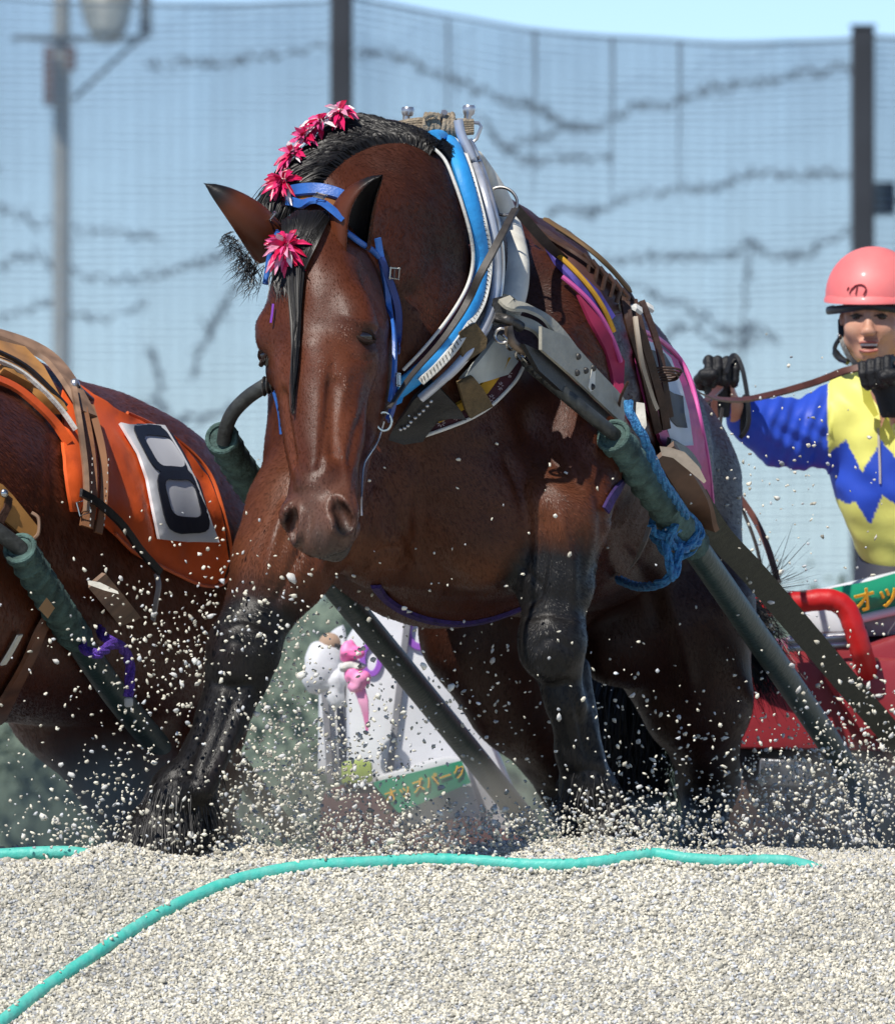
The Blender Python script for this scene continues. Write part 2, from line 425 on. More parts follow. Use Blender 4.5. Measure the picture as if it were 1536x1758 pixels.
def head_sdf(g, O, s, a, n, k=.02, sc=1.0):
    """horse head in its own frame: s towards the horse's left, a down the face, n out of the face"""
    H = lambda x, t, d: O+s*(x*sc)+a*(t*sc)+n*(d*sc)
    M = np.array([[s.x, a.x, n.x], [s.y, a.y, n.y], [s.z, a.z, n.z]])
    E = lambda c, r, k_=k, op='add', rot=None: g.ell(H(*c), [q*sc for q in r], M if rot is None else M@rot, k_, op)
    C = lambda p, r1, q, r2, k_=k, op='add': g.cap(H(*p), r1*sc, H(*q), r2*sc, k_, op)
    E((0, .06, -.13), (.10, .13, .12)); E((0, .10, -.20), (.10, .13, .14))
    E((0, .19, -.085), (.118, .17, .078)); E((0, .28, -.07), (.098, .13, .058))
    for q in (-1, 1):
        E((q*.098, .225, -.078), (.044, .065, .045), .03)            # brow ridge
        E((q*.106, .232, -.098), (.034, .034, .040), .02); E((q*.104, .300, -.105), (.032, .035, .040), .02)           # orbit
        E((q*.062, .25, -.215), (.052, .165, .125), .03)             # cheek disc
        C((q*.100, .30, -.135), .020, (q*.063, .50, -.10), .012, .02)  # facial crest
        C((q*.050, .34, -.10), .058, (q*.034, .62, -.085), .040, .04)
        C((q*.020, .30, -.045), .038, (q*.014, .60, -.040), .030, .03)  # nasal bones
        C((q*.030, .36, -.255), .050, (q*.022, .62, -.155), .032, .04)
        E((q*.050, .695, -.050), (.038, .062, .042), .02)           # nostril swelling
        C((q*.060, .60, -.07), .016, (q*.068, .68, -.055), .018, .02)
        C((q*.030, .735, -.075), .030, (q*.035, .70, -.12), .030, .02)
    C((0, .35, -.10), .07, (0, .64, -.095), .05, .04)
    C((0, .60, -.050), .034, (0, .72, -.050), .034, .03)
    E((0, .735, -.075), (.052, .034, .042), .02); E((0, .725, -.128), (.038, .045, .030), .02)
    for q in (-1, 1):
        rt = np.array(Matrix.Rotation(q*-.35, 3, 'Z'))
        E((q*.064, .708, -.026), (.0225, .042, .030), .008, 'sub', rt)   # nostril
        E((q*.058, .678, -.014), (.010, .022, .016), .010, 'sub', rt)
        
        C((q*.066, .39, -.030), .006, (q*.050, .55, -.028), .006, .026, 'sub')
        C((q*.078, .735, -.105), .003, (q*.030, .765, -.105), .003, .006, 'sub')  # lips
    return H, M
def ear_mesh(base, tip, face, wid, cup=2.3, nu=12, nv=14):
    """leaf-shaped cupped ear; face = direction the hollow opens to"""
    base = Vector(base); tip = Vector(tip); a = (tip-base); L = a.length; a.normalize(); f = Vector(face); f = (f-a*f.dot(a)).normalized(); s = a.cross(f)
    Vo = []; Vi = []
    for j in range(nv+1):
        t = j/nv; r = wid*(.62+.75*math.sin(math.pi*min(t*1.02, 1)**.8*.62))*(1-t**3.2)+.002; r = wid*(max(1-t, 0)**.72)*(1+.75*t)+.0008
        ang = cup*(1-.35*t)
        c = base+a*(L*t)-f*(.35*wid*math.sin(math.pi*t))
        for i in range(nu+1):
            q = (i/nu*2-1)*ang/1.0
            dv = (-f*math.cos(q)+s*math.sin(q))
            Vo.append(c+dv*r); Vi.append(c+dv*r*.84+f*.0)
    V = Vo+Vi; o = len(Vo); F = []; k = nu+1
    for j in range(nv):
        for i in range(nu):
            p = j*k+i; F.append((p, p+1, p+1+k, p+k)); F.append((o+p, o+p+k, o+p+1+k, o+p+1))
        for i in (0, nu): F.append((j*k+i, (j+1)*k+i, o+(j+1)*k+i, o+j*k+i))
    return V, F

EYEC = []
# ---------------------------------------------------------------- main horse
g = SDF((-.78, -1.22, -.72), (.80, 2.9, 1.70), .0068)
P = W
# trunk
g.ell(P(762, 800, .28), (.355, .34, .36), k=.08)
g.ell(P(853, 708, .55), (.350, .42, .428), k=.10)
g.ell(P(915, 770, 1.05), (.350, .60, .385), k=.12)
g.ell(P(975, 790, 1.55), (.335, .55, .355), k=.14)
g.ell(P(1022, 828, 2.05), (.315, .42, .325), k=.14)
g.cap(P(800, 372, .42), .08, P(905, 482, .85), .12, .10)               # withers
g.cap(P(905, 482, .85), .12, P(1030, 632, 1.9), .16, .10)
# shoulders & chest muscles
g.ell(P(900, 650, .22), (.165, .20, .28), np.array(Matrix.Rotation(.35, 3, 'Y')), .14)
g.ell(P(575, 700, .12), (.15, .20, .24), k=.08)
g.ell(P(820, 860, .02), (.15, .15, .20), np.array(Matrix.Rotation(-.35, 3, 'Y')), .04)    # pectorals
g.ell(P(660, 850, .02), (.14, .15, .19), np.array(Matrix.Rotation(.35, 3, 'Y')), .04)
g.ell(P(740, 760, -.02), (.17, .14, .17), k=.07)
g.cap(P(640, 960, .05), .05, P(900, 975, .08), .05, .06)
g.cap(P(738, 760, -.175), .010, P(742, 960, -.13), .014, .03, 'sub')
# near side foreleg (picture right)
g.chain([(P(965, 760, .12), .150), (P(960, 880, .0), .108), (P(955, 990, -.02), .075), (P(950, 1060, -.03), .066)], .05)
g.ell(P(947, 1098, -.06), (.077, .070, .092), k=.02)
g.ell(P(925, 1120, -.08), (.035, .035, .05), k=.02)
g.chain([(P(955, 1140, -.02), .060), (P(968, 1200, -.01), .039), (P(985, 1290, .05), .038), (P(1002, 1345, .09), .052)], .03)
g.ell(P(1012, 1362, .10), (.066, .070, .062), k=.03)
g.chain([(P(1020, 1390, .10), .055), (P(1035, 1440, .09), .070)], .03)
g.chain([(P(1040, 1450, .09), .085), (P(1045, 1490, .09), .10)], .02)
g.cap(P(990, 1150, .05), .03, P(1015, 1340, .06), .034, .03)
# off side foreleg (picture left), stepping out
g.chain([(P(570, 800, .10), .150), (P(525, 880, -.02), .120), (P(488, 960, -.08), .105), (P(450, 1040, -.10), .082)], .05)
g.ell(P(420, 1108, -.14), (.082, .078, .100), np.array(Matrix.Rotation(.3, 3, 'Y')), .03)
g.ell(P(400, 1120, -.17), (.04, .04, .055), k=.02)
g.chain([(P(405, 1165, -.13), .068), (P(380, 1230, -.14), .050), (P(354, 1288, -.15), .043), (P(327, 1345, -.15), .057)], .03)
g.ell(P(312, 1365, -.15), (.070, .070, .068), k=.03)
g.chain([(P(305, 1385, -.15), .064), (P(285, 1430, -.15), .080)], .03)
g.chain([(P(274, 1440, -.15), .082), (P(264, 1485, -.15), .100)], .02)
g.cap(P(425, 1180, -.15), .03, P(345, 1350, -.22), .032, .03)
# hind legs
g.chain([(P(1080, 880, 1.95), .27), (P(1150, 1050, 1.85), .185), (P(1195, 1200, 1.9), .115), (P(1215, 1320, 2.15), .072)], .08)
g.ell(P(1215, 1335, 2.17), (.066, .085, .085), k=.04)
g.chain([(P(1215, 1360, 2.15), .060), (P(1205, 1450, 2.05), .050), (P(1200, 1530, 2.0), .065)], .04)
g.cap(P(1198, 1550, 1.95), .085, P(1196, 1590, 1.92), .11, .03)
g.chain([(P(900, 900, 1.75), .24), (P(855, 1080, 1.55), .165), (P(895, 1200, 1.6), .110), (P(960, 1320, 1.8), .072)], .08)
g.ell(P(975, 1345, 1.85), (.062, .085, .085), k=.04)
g.chain([(P(985, 1380, 1.8), .056), (P(1000, 1470, 1.65), .05), (P(1005, 1520, 1.6), .065)], .04)
g.cap(P(1005, 1530, 1.58), .085, P(1005, 1570, 1.55), .11, .03)
g.ell(P(1055, 1110, 1.75), (.09, .09, .09), k=.06)
# neck
g.ell(P(745, 500, .10), (.175, .28, .30), k=.08)
g.ell(P(700, 400, -.12), (.165, .22, .215), k=.10)
g.chain([(P(700, 420, -.05), .185), (P(645, 345, -.22), .140), (P(585, 385, -.36), .100)], .07)
g.chain([(P(785, 325, .34), .080), (P(735, 275, .18), .055), (P(660, 254, -.05), .048), (P(600, 265, -.22), .055), (P(555, 330, -.36), .065)], .06)
g.chain([(P(735, 640, .0), .20), (P(690, 560, -.20), .140), (P(645, 470, -.30), .105)], .08)
# head
O = W(507, 384, -.60); s_, a_, n_ = frame(W(536, 920, -.84)-O, R(22))
H, HM = head_sdf(g, O, s_, a_, n_, sc=.957)
V, Q = g.mesh(); V = relax(V, Q, 1); del g
Nv = normals(V, Q)
# gentle muscle and skin-fold relief
front = (V[:, 1] < .9)
amp = .0022*vnoise(V, 30, 5)+.0012*vnoise(V, 75, 6); V = V+Nv*amp[:, None]*front[:, None]
def stroke(path, wid, dep, ymax=1.2):
    """sculpted crease (dep < 0) or vein / tendon (dep > 0) on the camera-facing skin"""
    global V
    P2 = [(p.x, p.y) for p in smooth_path([Vector((a, b, 0)) for a, b in path], 6)]
    Sy = FPX/(30+V[:, 1]); U_ = 768+V[:, 0]*Sy; W_ = 879-(V[:, 2]-CAMZ)*Sy; sel = (V[:, 1] < ymax) & (Nv[:, 1] < .15)
    us = [p[0] for p in P2]; vs = [p[1] for p in P2]; m_ = 3*wid; sel &= (U_ > min(us)-m_) & (U_ < max(us)+m_) & (W_ > min(vs)-m_) & (W_ < max(vs)+m_)
    ix = np.where(sel)[0]; best = np.full(len(ix), 1e9); tt = np.zeros(len(ix)); n_ = len(P2)-1
    for i in range(n_):
        (ax, ay), (bx, by) = P2[i], P2[i+1]; dx, dy = bx-ax, by-ay; l = dx*dx+dy*dy+1e-9; t = np.clip(((U_[ix]-ax)*dx+(W_[ix]-ay)*dy)/l, 0, 1)
        d = np.hypot(U_[ix]-ax-t*dx, W_[ix]-ay-t*dy); b = d < best; best[b] = d[b]; tt[b] = (i+t[b])/n_
    am = dep*np.exp(-(best/wid)**2)*np.clip(np.minimum(tt, 1-tt)*5+.15, 0, 1); V[ix] += Nv[ix]*am[:, None]
HEADY = -.35
for a in [([(574, 610), (566, 660), (560, 720), (552, 780), (545, 815)], 7, -.0055, HEADY), ([(598, 620), (588, 680), (580, 740), (584, 790)], 9, .0050, HEADY), ([(640, 640), (622, 700), (606, 760), (600, 800)], 8, -.0045, HEADY),
          ([(452, 600), (462, 660), (474, 730), (484, 800)], 8, -.0045, HEADY), ([(478, 610), (486, 680), (494, 760)], 8, .0035, HEADY), ([(618, 690), (600, 735), (596, 760), (588, 800)], 3.5, .0035, HEADY),
          ([(602, 700), (590, 760), (596, 830)], 3, .003, HEADY), ([(510, 800), (530, 812), (555, 800)], 7, -.0035, HEADY), ([(612, 800), (606, 850), (612, 880)], 4, -.003, HEADY), ([(520, 860), (530, 900), (534, 940)], 5, -.0025, HEADY),
          ([(500, 850), (512, 835), (540, 832), (565, 845), (575, 862)], 6, .0025, HEADY), ([(588, 540), (610, 548), (640, 556), (656, 575)], 6, .004, HEADY), ([(600, 610), (625, 618), (650, 610)], 6, -.003, HEADY), ([(440, 470), (436, 520), (440, 570)], 9, .003, HEADY),
          # chest, shoulder and breast folds
          ([(712, 760), (722, 850), (716, 960)], 16, -.012, .6), ([(640, 830), (650, 900), (690, 985)], 10, .007, .6), ([(665, 830), (690, 910), (730, 985)], 7, -.006, .6), ([(610, 985), (650, 945), (690, 940)], 6, -.005, .6), ([(590, 1000), (640, 975), (700, 975)], 5, .004, .6),
          ([(880, 640), (900, 720), (960, 800), (1010, 850)], 20, -.010, .7), ([(860, 780), (890, 830), (905, 900), (900, 980)], 12, -.013, .7), ([(1000, 780), (1030, 850), (1035, 930), (1010, 1010)], 12, -.010, .8),
          ([(1040, 900), (1080, 850), (1110, 800)], 10, -.006, 1.2), ([(820, 730), (850, 800), (850, 880)], 22, .008, .6), ([(930, 600), (990, 700), (1030, 780)], 22, .010, .7), ([(985, 560), (1030, 640), (1060, 720)], 12, -.008, .9),
          # forearms, knees, tendons
          ([(955, 870), (972, 930), (985, 1000), (978, 1050)], 10, .008, .6), ([(930, 880), (935, 950), (930, 1020)], 8, -.006, .6), ([(1000, 900), (1000, 970), (992, 1030)], 8, -.005, .6),
          ([(900, 1062), (940, 1052), (985, 1066)], 8, -.006, .6), ([(902, 1168), (940, 1178), (985, 1168)], 8, -.008, .6), ([(915, 1120), (945, 1095), (985, 1120)], 8, -.005, .6), ([(918, 1150), (945, 1160), (970, 1148)], 8, .006, .6),
          ([(962, 1190), (976, 1260), (996, 1330)], 6, .004, .6), ([(985, 1190), (1002, 1270), (1022, 1345)], 6, -.006, .6), ([(1005, 1200), (1022, 1270), (1040, 1340)], 6, .005, .6), ([(972, 1330), (1010, 1322), (1045, 1336)], 6, -.004, .6), ([(975, 1395), (1010, 1402), (1050, 1396)], 7, -.006, .6),
          ([(498, 850), (470, 930), (450, 1010)], 10, .008, .5), ([(540, 860), (520, 930), (490, 1000), (470, 1040)], 9, -.009, .5), ([(575, 880), (560, 940), (540, 990)], 9, .006, .5), ([(380, 1070), (420, 1062), (468, 1080)], 8, -.006, .5),
          ([(362, 1170), (398, 1180), (440, 1172)], 8, -.007, .5), ([(375, 1120), (400, 1100), (440, 1115)], 8, -.005, .5), ([(385, 1180), (362, 1250), (330, 1330)], 6, .004, .5), ([(405, 1190), (380, 1260), (350, 1330)], 6, -.006, .5), ([(425, 1190), (398, 1270), (368, 1340)], 6, .005, .5),
          ([(270, 1345), (310, 1330), (350, 1350)], 6, -.004, .5), ([(262, 1395), (300, 1400), (345, 1395)], 7, -.006, .5),
          # neck and belly
          ([(700, 480), (740, 560), (760, 620)], 14, -.006, .4), ([(620, 290), (700, 300), (770, 360)], 12, -.004, .4), ([(760, 1010), (820, 1020), (890, 1000)], 9, -.006, .9), ([(880, 960), (930, 1010), (905, 1040)], 6, -.005, .8), ([(1060, 930), (1110, 1000), (1130, 1080)], 14, -.008, 2.6),
          ([(1130, 960), (1165, 1080), (1185, 1200)], 16, .010, 2.6)]: stroke(*a)
V = relax(V, Q, 1)
earL = ear_mesh(W(466, 424, -.49), W(353, 316, -.57), (-.05, .75, -.55), .047)
earR = ear_mesh(W(596, 415, -.54), W(656, 301, -.60), (.72, -.55, .25), .053)
allV = [V]; allF = [tuple(map(int, q)) for q in Q]; off = len(V); earinfo = []
VV = list(map(tuple, V))
for (ev, ef) in (earL, earR):
    earinfo.append((off, len(ev))); VV += [tuple(v) for v in ev]; allF += [tuple(i+off for i in f) for f in ef]; off += len(ev)
VV = np.array(VV, np.float32)
C = np.tile(BROWN, (len(VV), 1))
def paint(C, V, m, col): m = np.clip(m, 0, 1)[:, None]; return C*(1-m)+np.asarray(col)*m
nz = vnoise(VV, 38, 9)
C = C*(1+.18*vnoise(VV, 7, 2))[:, None]
# darker back, neck top and haunch of a bay coat; painted neck and chest shade
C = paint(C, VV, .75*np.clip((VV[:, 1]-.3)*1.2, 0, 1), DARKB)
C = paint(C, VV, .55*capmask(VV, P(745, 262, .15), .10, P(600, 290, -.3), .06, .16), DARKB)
C = paint(C, VV, .82*capmask(VV, P(715, 400, -.15), .25, P(755, 560, .1), .27, .12), DARKB)  # shade on the side of the neck, painted into the coat
C = paint(C, VV, .5*capmask(VV, P(800, 760, -.1), .16, P(780, 900, .1), .22, .3), DARKB)  # chest shade under head and neck, painted into the coat
def lpaint(C, pts, soft=.05, col=BLACK):
    for (a, ra), (b, rb) in zip(pts, pts[1:]): C = paint(C, VV, capmask(VV+nz[:, None]*.012, a, ra, b, rb, soft), col)
    return C
C = paint(C, VV, .6*capmask(VV+nz[:, None]*.01, P(520, 860, -.1), .12, P(470, 980, -.12), .10, .12), (.17, .058, .024))  # sunlit tan of shoulder and both forearms, painted into the coat
C = paint(C, VV, .55*capmask(VV+nz[:, None]*.01, P(950, 860, -.1), .09, P(950, 960, -.08), .08, .10), (.15, .050, .021))
C = paint(C, VV, .5*capmask(VV, P(600, 970, -.1), .05, P(850, 1000, -.05), .06, .12), (.17, .065, .028))
C = lpaint(C, [(P(955, 1010, -.03), .13), (P(950, 1150, -.03), .15), (P(1000, 1340, 0), .13), (P(1040, 1520, -.05), .18)])
C = lpaint(C, [(P(440, 1085, -.14), .12), (P(400, 1180, -.13), .12), (P(310, 1370, -.15), .14), (P(270, 1500, -.15), .2)], .08)
C = lpaint(C, [(P(1215, 1330, 2.15), .13), (P(1200, 1590, 1.95), .2)], .2)
C = lpaint(C, [(P(970, 1330, 1.83), .13), (P(1005, 1570, 1.6), .2)], .2)
# muzzle: grey-tan round the nostrils, black lip
C = paint(C, VV, .6*capmask(VV+nz[:, None]*.006, H(0, .675, -.05), .060, H(0, .72, -.05), .07, .10), (.17, .105, .08))
C = paint(C, VV, .9*capmask(VV+nz[:, None]*.006, H(.01, .745, -.06), .035, H(0, .765, -.11), .06, .04), (.03, .026, .024))
for q in (-1, 1):
    C = paint(C, VV, capmask(VV, H(q*.062, .690, -.028), .018, H(q*.066, .728, -.03), .024, .014), (.012, .010, .010))
    C = paint(C, VV, .9*capmask(VV, H(q*.110, .258, -.075), .024, H(q*.112, .290, -.085), .024, .03), (.014, .008, .007))
    C = paint(C, VV, .35*capmask(VV, H(q*.07, .3, -.04), .03, H(q*.05, .55, -.03), .02, .05), (.24, .075, .03))
for k_, (o_, n__) in enumerate(earinfo):
    t = np.tile(np.repeat(np.linspace(0, 1, 15), 13), 2); inner = np.arange(n__) >= n__//2
    c = np.tile(BROWN*1.25, (n__, 1)); m = np.clip((t-.68)*7, 0, 1)[:, None]; c = c*(1-m)+BLACK*m; c[inner] = BLACK*1.3
    C[o_:o_+n__] = c
hroot = thing('draft_horse', 'heavy bay draft horse at the centre, head lowered, pink flowers in its mane', 'horse', (0.1, .9, -.2))
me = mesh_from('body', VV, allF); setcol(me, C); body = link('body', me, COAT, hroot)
SK = Skin(VV, allF); SKB = Skin(V, Q)
EYEC = [npv(H(q*.108, .268, -.080)) for q in (-1, 1)]
def flow1(B):
    o = np.zeros_like(B); o[:] = (.28, .55, -.70); hd = (B@np.array(n_)-float(O.dot(n_)) > -.36) & (B[:, 1] < -.38) & (B[:, 2] > -.05)
    o[hd] = np.array(a_); leg = (B[:, 2] < .48); o[leg] = (.0, .05, -1); nk = (~hd) & (~leg) & (B[:, 1] < .1) & (B[:, 2] > .7); o[nk] = (.35, .5, -.8)
    wv = np.stack([np.sin(B[:, 2]*9+B[:, 0]*7), np.sin(B[:, 0]*8+B[:, 1]*6), np.sin(B[:, 1]*7)], 1)*.28; return o+wv
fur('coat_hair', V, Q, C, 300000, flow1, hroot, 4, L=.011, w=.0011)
for k_, (ev, ef) in enumerate((earL, earR)):
    Ve = np.array([tuple(v) for v in ev], np.float32); Qe = np.array([f for f in ef if len(f) == 4]); tipd = Ve[14*13+6]-Ve[6]; o_e = earinfo[k_][0]
    fur('ear_hair', Ve, Qe, C[o_e:o_e+len(Ve)], 9000, lambda B, d_=tipd: np.tile(d_/np.linalg.norm(d_), (len(B), 1)), hroot, 60+k_, L=.010, w=.0012)
# eyes
EYE = mat('horse_eye', (.010, .005, .004), rough=.14, spec=.8, namt=.1)
LID = mat('eyelid_skin', (.022, .011, .008), rough=.65, spec=.12)
for q in (-1, 1):
    c = H(q*.104, .268, -.088); out = (s_*q*.75+n_*.66).normalized()
    MB().ball(c+out*.011, .0265, 18, 12).build('eye', EYE, hroot)
    tg = (n_*.75-s_*q*.66).normalized()            # along the eye slit, towards the nose
    for nm, sg, th in (('upper_eyelid', -1, .0050), ('lower_eyelid', 1, .0028)):
        pth = []
        for i in range(13):
            t = -1+i/6; pth.append(c+out*(.010+.0225*math.sqrt(max(1-(t*.92)**2, 0)))+tg*(.027*t)+a_*(sg*(.016 if sg > 0 else .008)*(1-t*t)+.006*t*-1+.004))
        mb = MB(); mb.tube(pth, [(.003+th*math.sin(max(i, .3)/12.6*math.pi)) for i in range(13)], 8); mb.build(nm, LID, hroot)
    ls = []
    for i in range(16):
        t = -1+i/7.5; b = c+out*(.024*math.sqrt(max(1-(t*.9)**2, 0))+.004)+tg*(.025*t)+a_*.002
        ls.append([(b+out*(.004*k)+a_*(.0035*k+.0012*k*k)).to_tuple() for k in range(4)])
    v_, q_ = ribbons(ls, .0008); link('eyelash', mesh_from('eyelash', v_, q_), HAIR, hroot)
# mane
rs = np.random.RandomState(11)
crest = smooth_path([P(790, 262, .36), P(745, 232, .20), P(700, 216, .06), P(650, 208, -.07), P(605, 222, -.20), P(570, 262, -.32), P(535, 320, -.44), P(515, 352, -.50)], 12)
strands = []
def grow(root, d0, L, nseg=8, grav=.55, stick=.006, jit=.1):
    p = np.array(root, float); d = np.array(d0, float); d /= np.linalg.norm(d); out = [p.copy()]; st = L/nseg
    for k in range(nseg):
        d = d+np.array([0, 0, -grav])*.35+rs.randn(3)*jit*.3; d /= np.linalg.norm(d); p = p+d*st
        hh = SK.t.find_nearest(Vector(p))
        if hh[0] is not None:
            vv = Vector(p)-hh[0]
            if vv.dot(hh[1]) < stick: q = hh[0]+hh[1]*(stick+rs.rand()*.006); p = np.array(q)
        out.append(p.copy())
    return out
rootl = [(548, 322), (575, 292), (605, 268), (645, 250), (690, 246), (722, 256), (738, 268)]
rpts = []
for q_ in smooth_path([Vector((a, b, 0)) for a, b in rootl], 14):
    h = SK.hit(q_.x, q_.y, None)
    if h[0] is not None: rpts.append(h)
for i in range(7200):
    t = rs.rand()*(len(rpts)-2); j = int(t); c = rpts[j][0].lerp(rpts[j+1][0], t-j); nn = rpts[j][1]; pr = t/len(rpts)
    tg = (rpts[j+1][0]-rpts[j][0]).normalized(); up = nn.cross(tg).normalized()
    if up.z < 0: up = -up
    lay_ = rs.rand(); c = c+up*(rs.rand()**1.3*.066); c = SK.near(c)[0]
    d = up*1.0-tg*(.50+.12*rs.randn())+nn*.06
    L = rs.uniform(.13, .21)*(1.1-.55*pr)
    strands.append(grow(c, d, L, 9, .75, .002+.008*lay_, .035))
v_, q_ = ribbons(strands, .0034); link('mane', mesh_from('mane', v_, q_), HAIR, hroot)
# forelock lying down the forehead
st = []
fc = [(505, 385), (508, 420), (511, 460), (512, 500), (513, 545), (512, 590), (510, 640), (509, 690), (508, 715)]
for i in range(700):
    x0 = rs.randn()*1.0; L = rs.uniform(.35, 1.0)**.8; pts = []; kk = 12; sp = rs.randn()
    for k in range(kk):
        f = k/(kk-1)*L*(len(fc)-1); j = min(int(f), len(fc)-2); u = fc[j][0]+(fc[j+1][0]-fc[j][0])*(f-j); v = fc[j][1]+(fc[j+1][1]-fc[j][1])*(f-j)
        wd = 11*(1-f/(len(fc)-1))**1.2*(1.0 if f > .8 else .7+f*.4); u += sp*wd*.6+(0 if f < 2 else math.sin(f*2+sp)*1.2)
        h = SKB.hit(u, v, None)
        if h[0] is None: continue
        pts.append(h[0]+h[1]*(.007+.004*abs(x0)))
    if len(pts) > 4: st.append([p.to_tuple() for p in pts])
for i in range(45):
    u0 = 488+rs.randn()*7; v0 = 455; pts = []; L = rs.uniform(30, 75)
    for k in range(6):
        h = SK.hit(u0+k*rs.uniform(-1.5, 1.0), v0+L*k/5, None)
        if h[0]: pts.append((h[0]+h[1]*(.010)).to_tuple())
    if len(pts) > 4: st.append(pts)
for i in range(420):   # poll tuft between the ears
    u0 = 520+rs.uniform(-26, 42); v0 = 374+rs.uniform(-6, 8); pts = []; L = rs.uniform(60, 100); u1 = 508+(u0-520)*.35
    for k in range(8):
        h = SK.hit(u0+(u1-u0)*(k/7)**1.0, v0+L*k/7, None)
        if h[0]: pts.append((h[0]+h[1]*(.012+.006*math.sin(k/7*3.14))).to_tuple())
    if len(pts) > 4: st.append(pts)
v_, q_ = ribbons(st, .0032); link('forelock', mesh_from('forelock', v_, q_), HAIR, hroot)
# ear hair, mane behind the left ear
st = []
for i in range(130):
    t = rs.rand(); b = W(390, 388, -.55).lerp(W(446, 455, -.56), t)
    a0 = Vector((rs.uniform(-.35, .15), rs.uniform(-.2, .1), -1)).normalized(); L = rs.uniform(.015, .04)+.05*t
    st.append([(b+Vector((rs.randn()*.008, rs.randn()*.01, -.01))+a0*L*k/4+Vector((-.02*(k/4)**2, 0, 0))).to_tuple() for k in range(5)])
v_, q_ = ribbons(st, .0020); link('ear_tuft', mesh_from('ear_tuft', v_, q_), HAIR, hroot)
st = []
for i in range(900):
    b = W(492+rs.uniform(-14, 18), 308+rs.uniform(-28, 34), -.33); L = rs.uniform(.04, .10)
    a0 = Vector((rs.uniform(-.75, -.25), -.1, -1)).normalized()
    st.append([(b+a0*L*k/4+Vector((0, 0, -.01*(k/4)**2))).to_tuple() for k in range(5)])
v_, q_ = ribbons(st, .0024); link('poll_mane', mesh_from('poll_mane', v_, q_), HAIR, hroot)
# feathers on the pasterns
def feather(anchor, tips, n, L0, L1, spread):
    out = []
    for i in range(n):
        t = rs.rand(); b = Vector(anchor).lerp(Vector(tips), t)+Vector(rs.randn(3)*spread)
        h = SK.t.find_nearest(b); b = h[0]; nn = h[1]; d = (Vector((0, 0, -1))*1.0+nn*.45+Vector(rs.randn(3)*.12)).normalized(); L = rs.uniform(L0, L1)
        out.append([(b+d*L*k/4+Vector((0, 0, -.25*L*(k/4)**2))).to_tuple() for k in range(5)])
    return out
DUSTHAIR = mat('leg_hair', (.020, .018, .018), rough=.5, nscale=30, namt=.4, spec=.4)
fl = feather(P(304, 1395, -.15), P(275, 1460, -.15), 2600, .02, .050, .04)
v_, q_ = ribbons(fl, .0018); link('leg_feather', mesh_from('leg_feather', v_, q_), DUSTHAIR, hroot)
fl = feather(P(1020, 1385, .1), P(1040, 1450, .09), 1500, .02, .05, .04)
v_, q_ = ribbons(fl, .0018); link('leg_feather', mesh_from('leg_feather', v_, q_), DUSTHAIR, hroot)
# tail
st = []
for i in range(2600):
    r0 = P(1090+rs.randn()*8, 800+rs.randn()*8, 2.42); e = rs.rand()
    q1 = P(1110+rs.randn()*15, 980, 2.6); 
    if e < .55: q2 = P(1085+rs.randn()*38, 1200, 2.55+rs.randn()*.05); q3 = P(1080+rs.randn()*45, 1440+rs.randn()*40, 2.5+rs.randn()*.06)
    elif e < .97: q2 = P(1240+rs.randn()*28, 1040+rs.randn()*12, 2.7+rs.randn()*.04); q3 = P(1310+rs.randn()*30, 1150+rs.randn()*40, 2.7+rs.randn()*.05)
    else: q2 = P(1290+rs.randn()*12, 1010, 2.7); q3 = P(1340+rs.randn()*30, 985+rs.randn()*30, 2.7)
    st.append([p.to_tuple() for p in smooth_path([r0, q1, q2, q3], 4)])
v_, q_ = ribbons(st, .004); link('tail', mesh_from('tail', v_, q_), HAIR, hroot)

# ---------------------------------------------------------------- second horse (picture left)
g = SDF((-2.35, -.75, -.75), (-.25, 2.9, 1.45), .013)
g.ell(P(-300, 880, .50), (.36, .42, .40), k=.1)
for f_ in np.linspace(0, 1, 7): g.ell(P(-230+395*f_, 893+68*f_, .65+1.0*f_), (.36-.02*f_, .38, .375-.045*f_), k=.2)
g.ell(P(214, 1000, 1.85), (.320, .40, .305), k=.2)
g.cap(P(-330, 610, .55), .10, P(-20, 715, 1.15), .12, .1); g.cap(P(-20, 715, 1.15), .12, P(180, 885, 1.85), .14, .1)
g.chain([(P(265, 1010, 1.85), .22), (P(320, 1110, 1.85), .15), (P(345, 1230, 2.0), .095), (P(360, 1330, 2.2), .065), (P(355, 1450, 2.2), .05), (P(350, 1540, 2.1), .08)], .08)
g.chain([(P(110, 1060, 1.85), .22), (P(150, 1200, 1.75), .165), (P(215, 1330, 1.85), .105), (P(250, 1440, 2.0), .07), (P(250, 1540, 1.9), .07)], .08)
g.chain([(P(-210, 930, .3), .15), (P(-200, 1080, .2), .10), (P(-195, 1200, .1), .075), (P(-190, 1350, .1), .055), (P(-185, 1470, .1), .08)], .05)
g.chain([(P(-470, 900, .3), .15), (P(-500, 1080, .15), .10), (P(-520, 1200, .1), .075), (P(-530, 1350, .1), .055), (P(-540, 1470, .1), .08)], .05)
g.chain([(P(-330, 780, .35), .25), (P(-440, 760, .2), .18), (P(-560, 780, .1), .12)], .1)
O2 = W(-640, 780, -.05); s2, a2, n2 = frame(W(-650, 1330, -.3)-O2, R(20)); head_sdf(g, O2, s2, a2, n2)
V2, Q2 = g.mesh(); V2 = relax(V2, Q2, 1); del g
V2 = V2+normals(V2, Q2)*(.003*vnoise(V2, 28, 15))[:, None]
C2 = np.tile(BROWN*1.15, (len(V2), 1))*(1+.15*vnoise(V2, 7, 3))[:, None]
C2 = paint(C2, V2, .4*np.clip((V2[:, 1]-1.6)*1.5, 0, 1)*(V2[:, 2] > .35), DARKB)
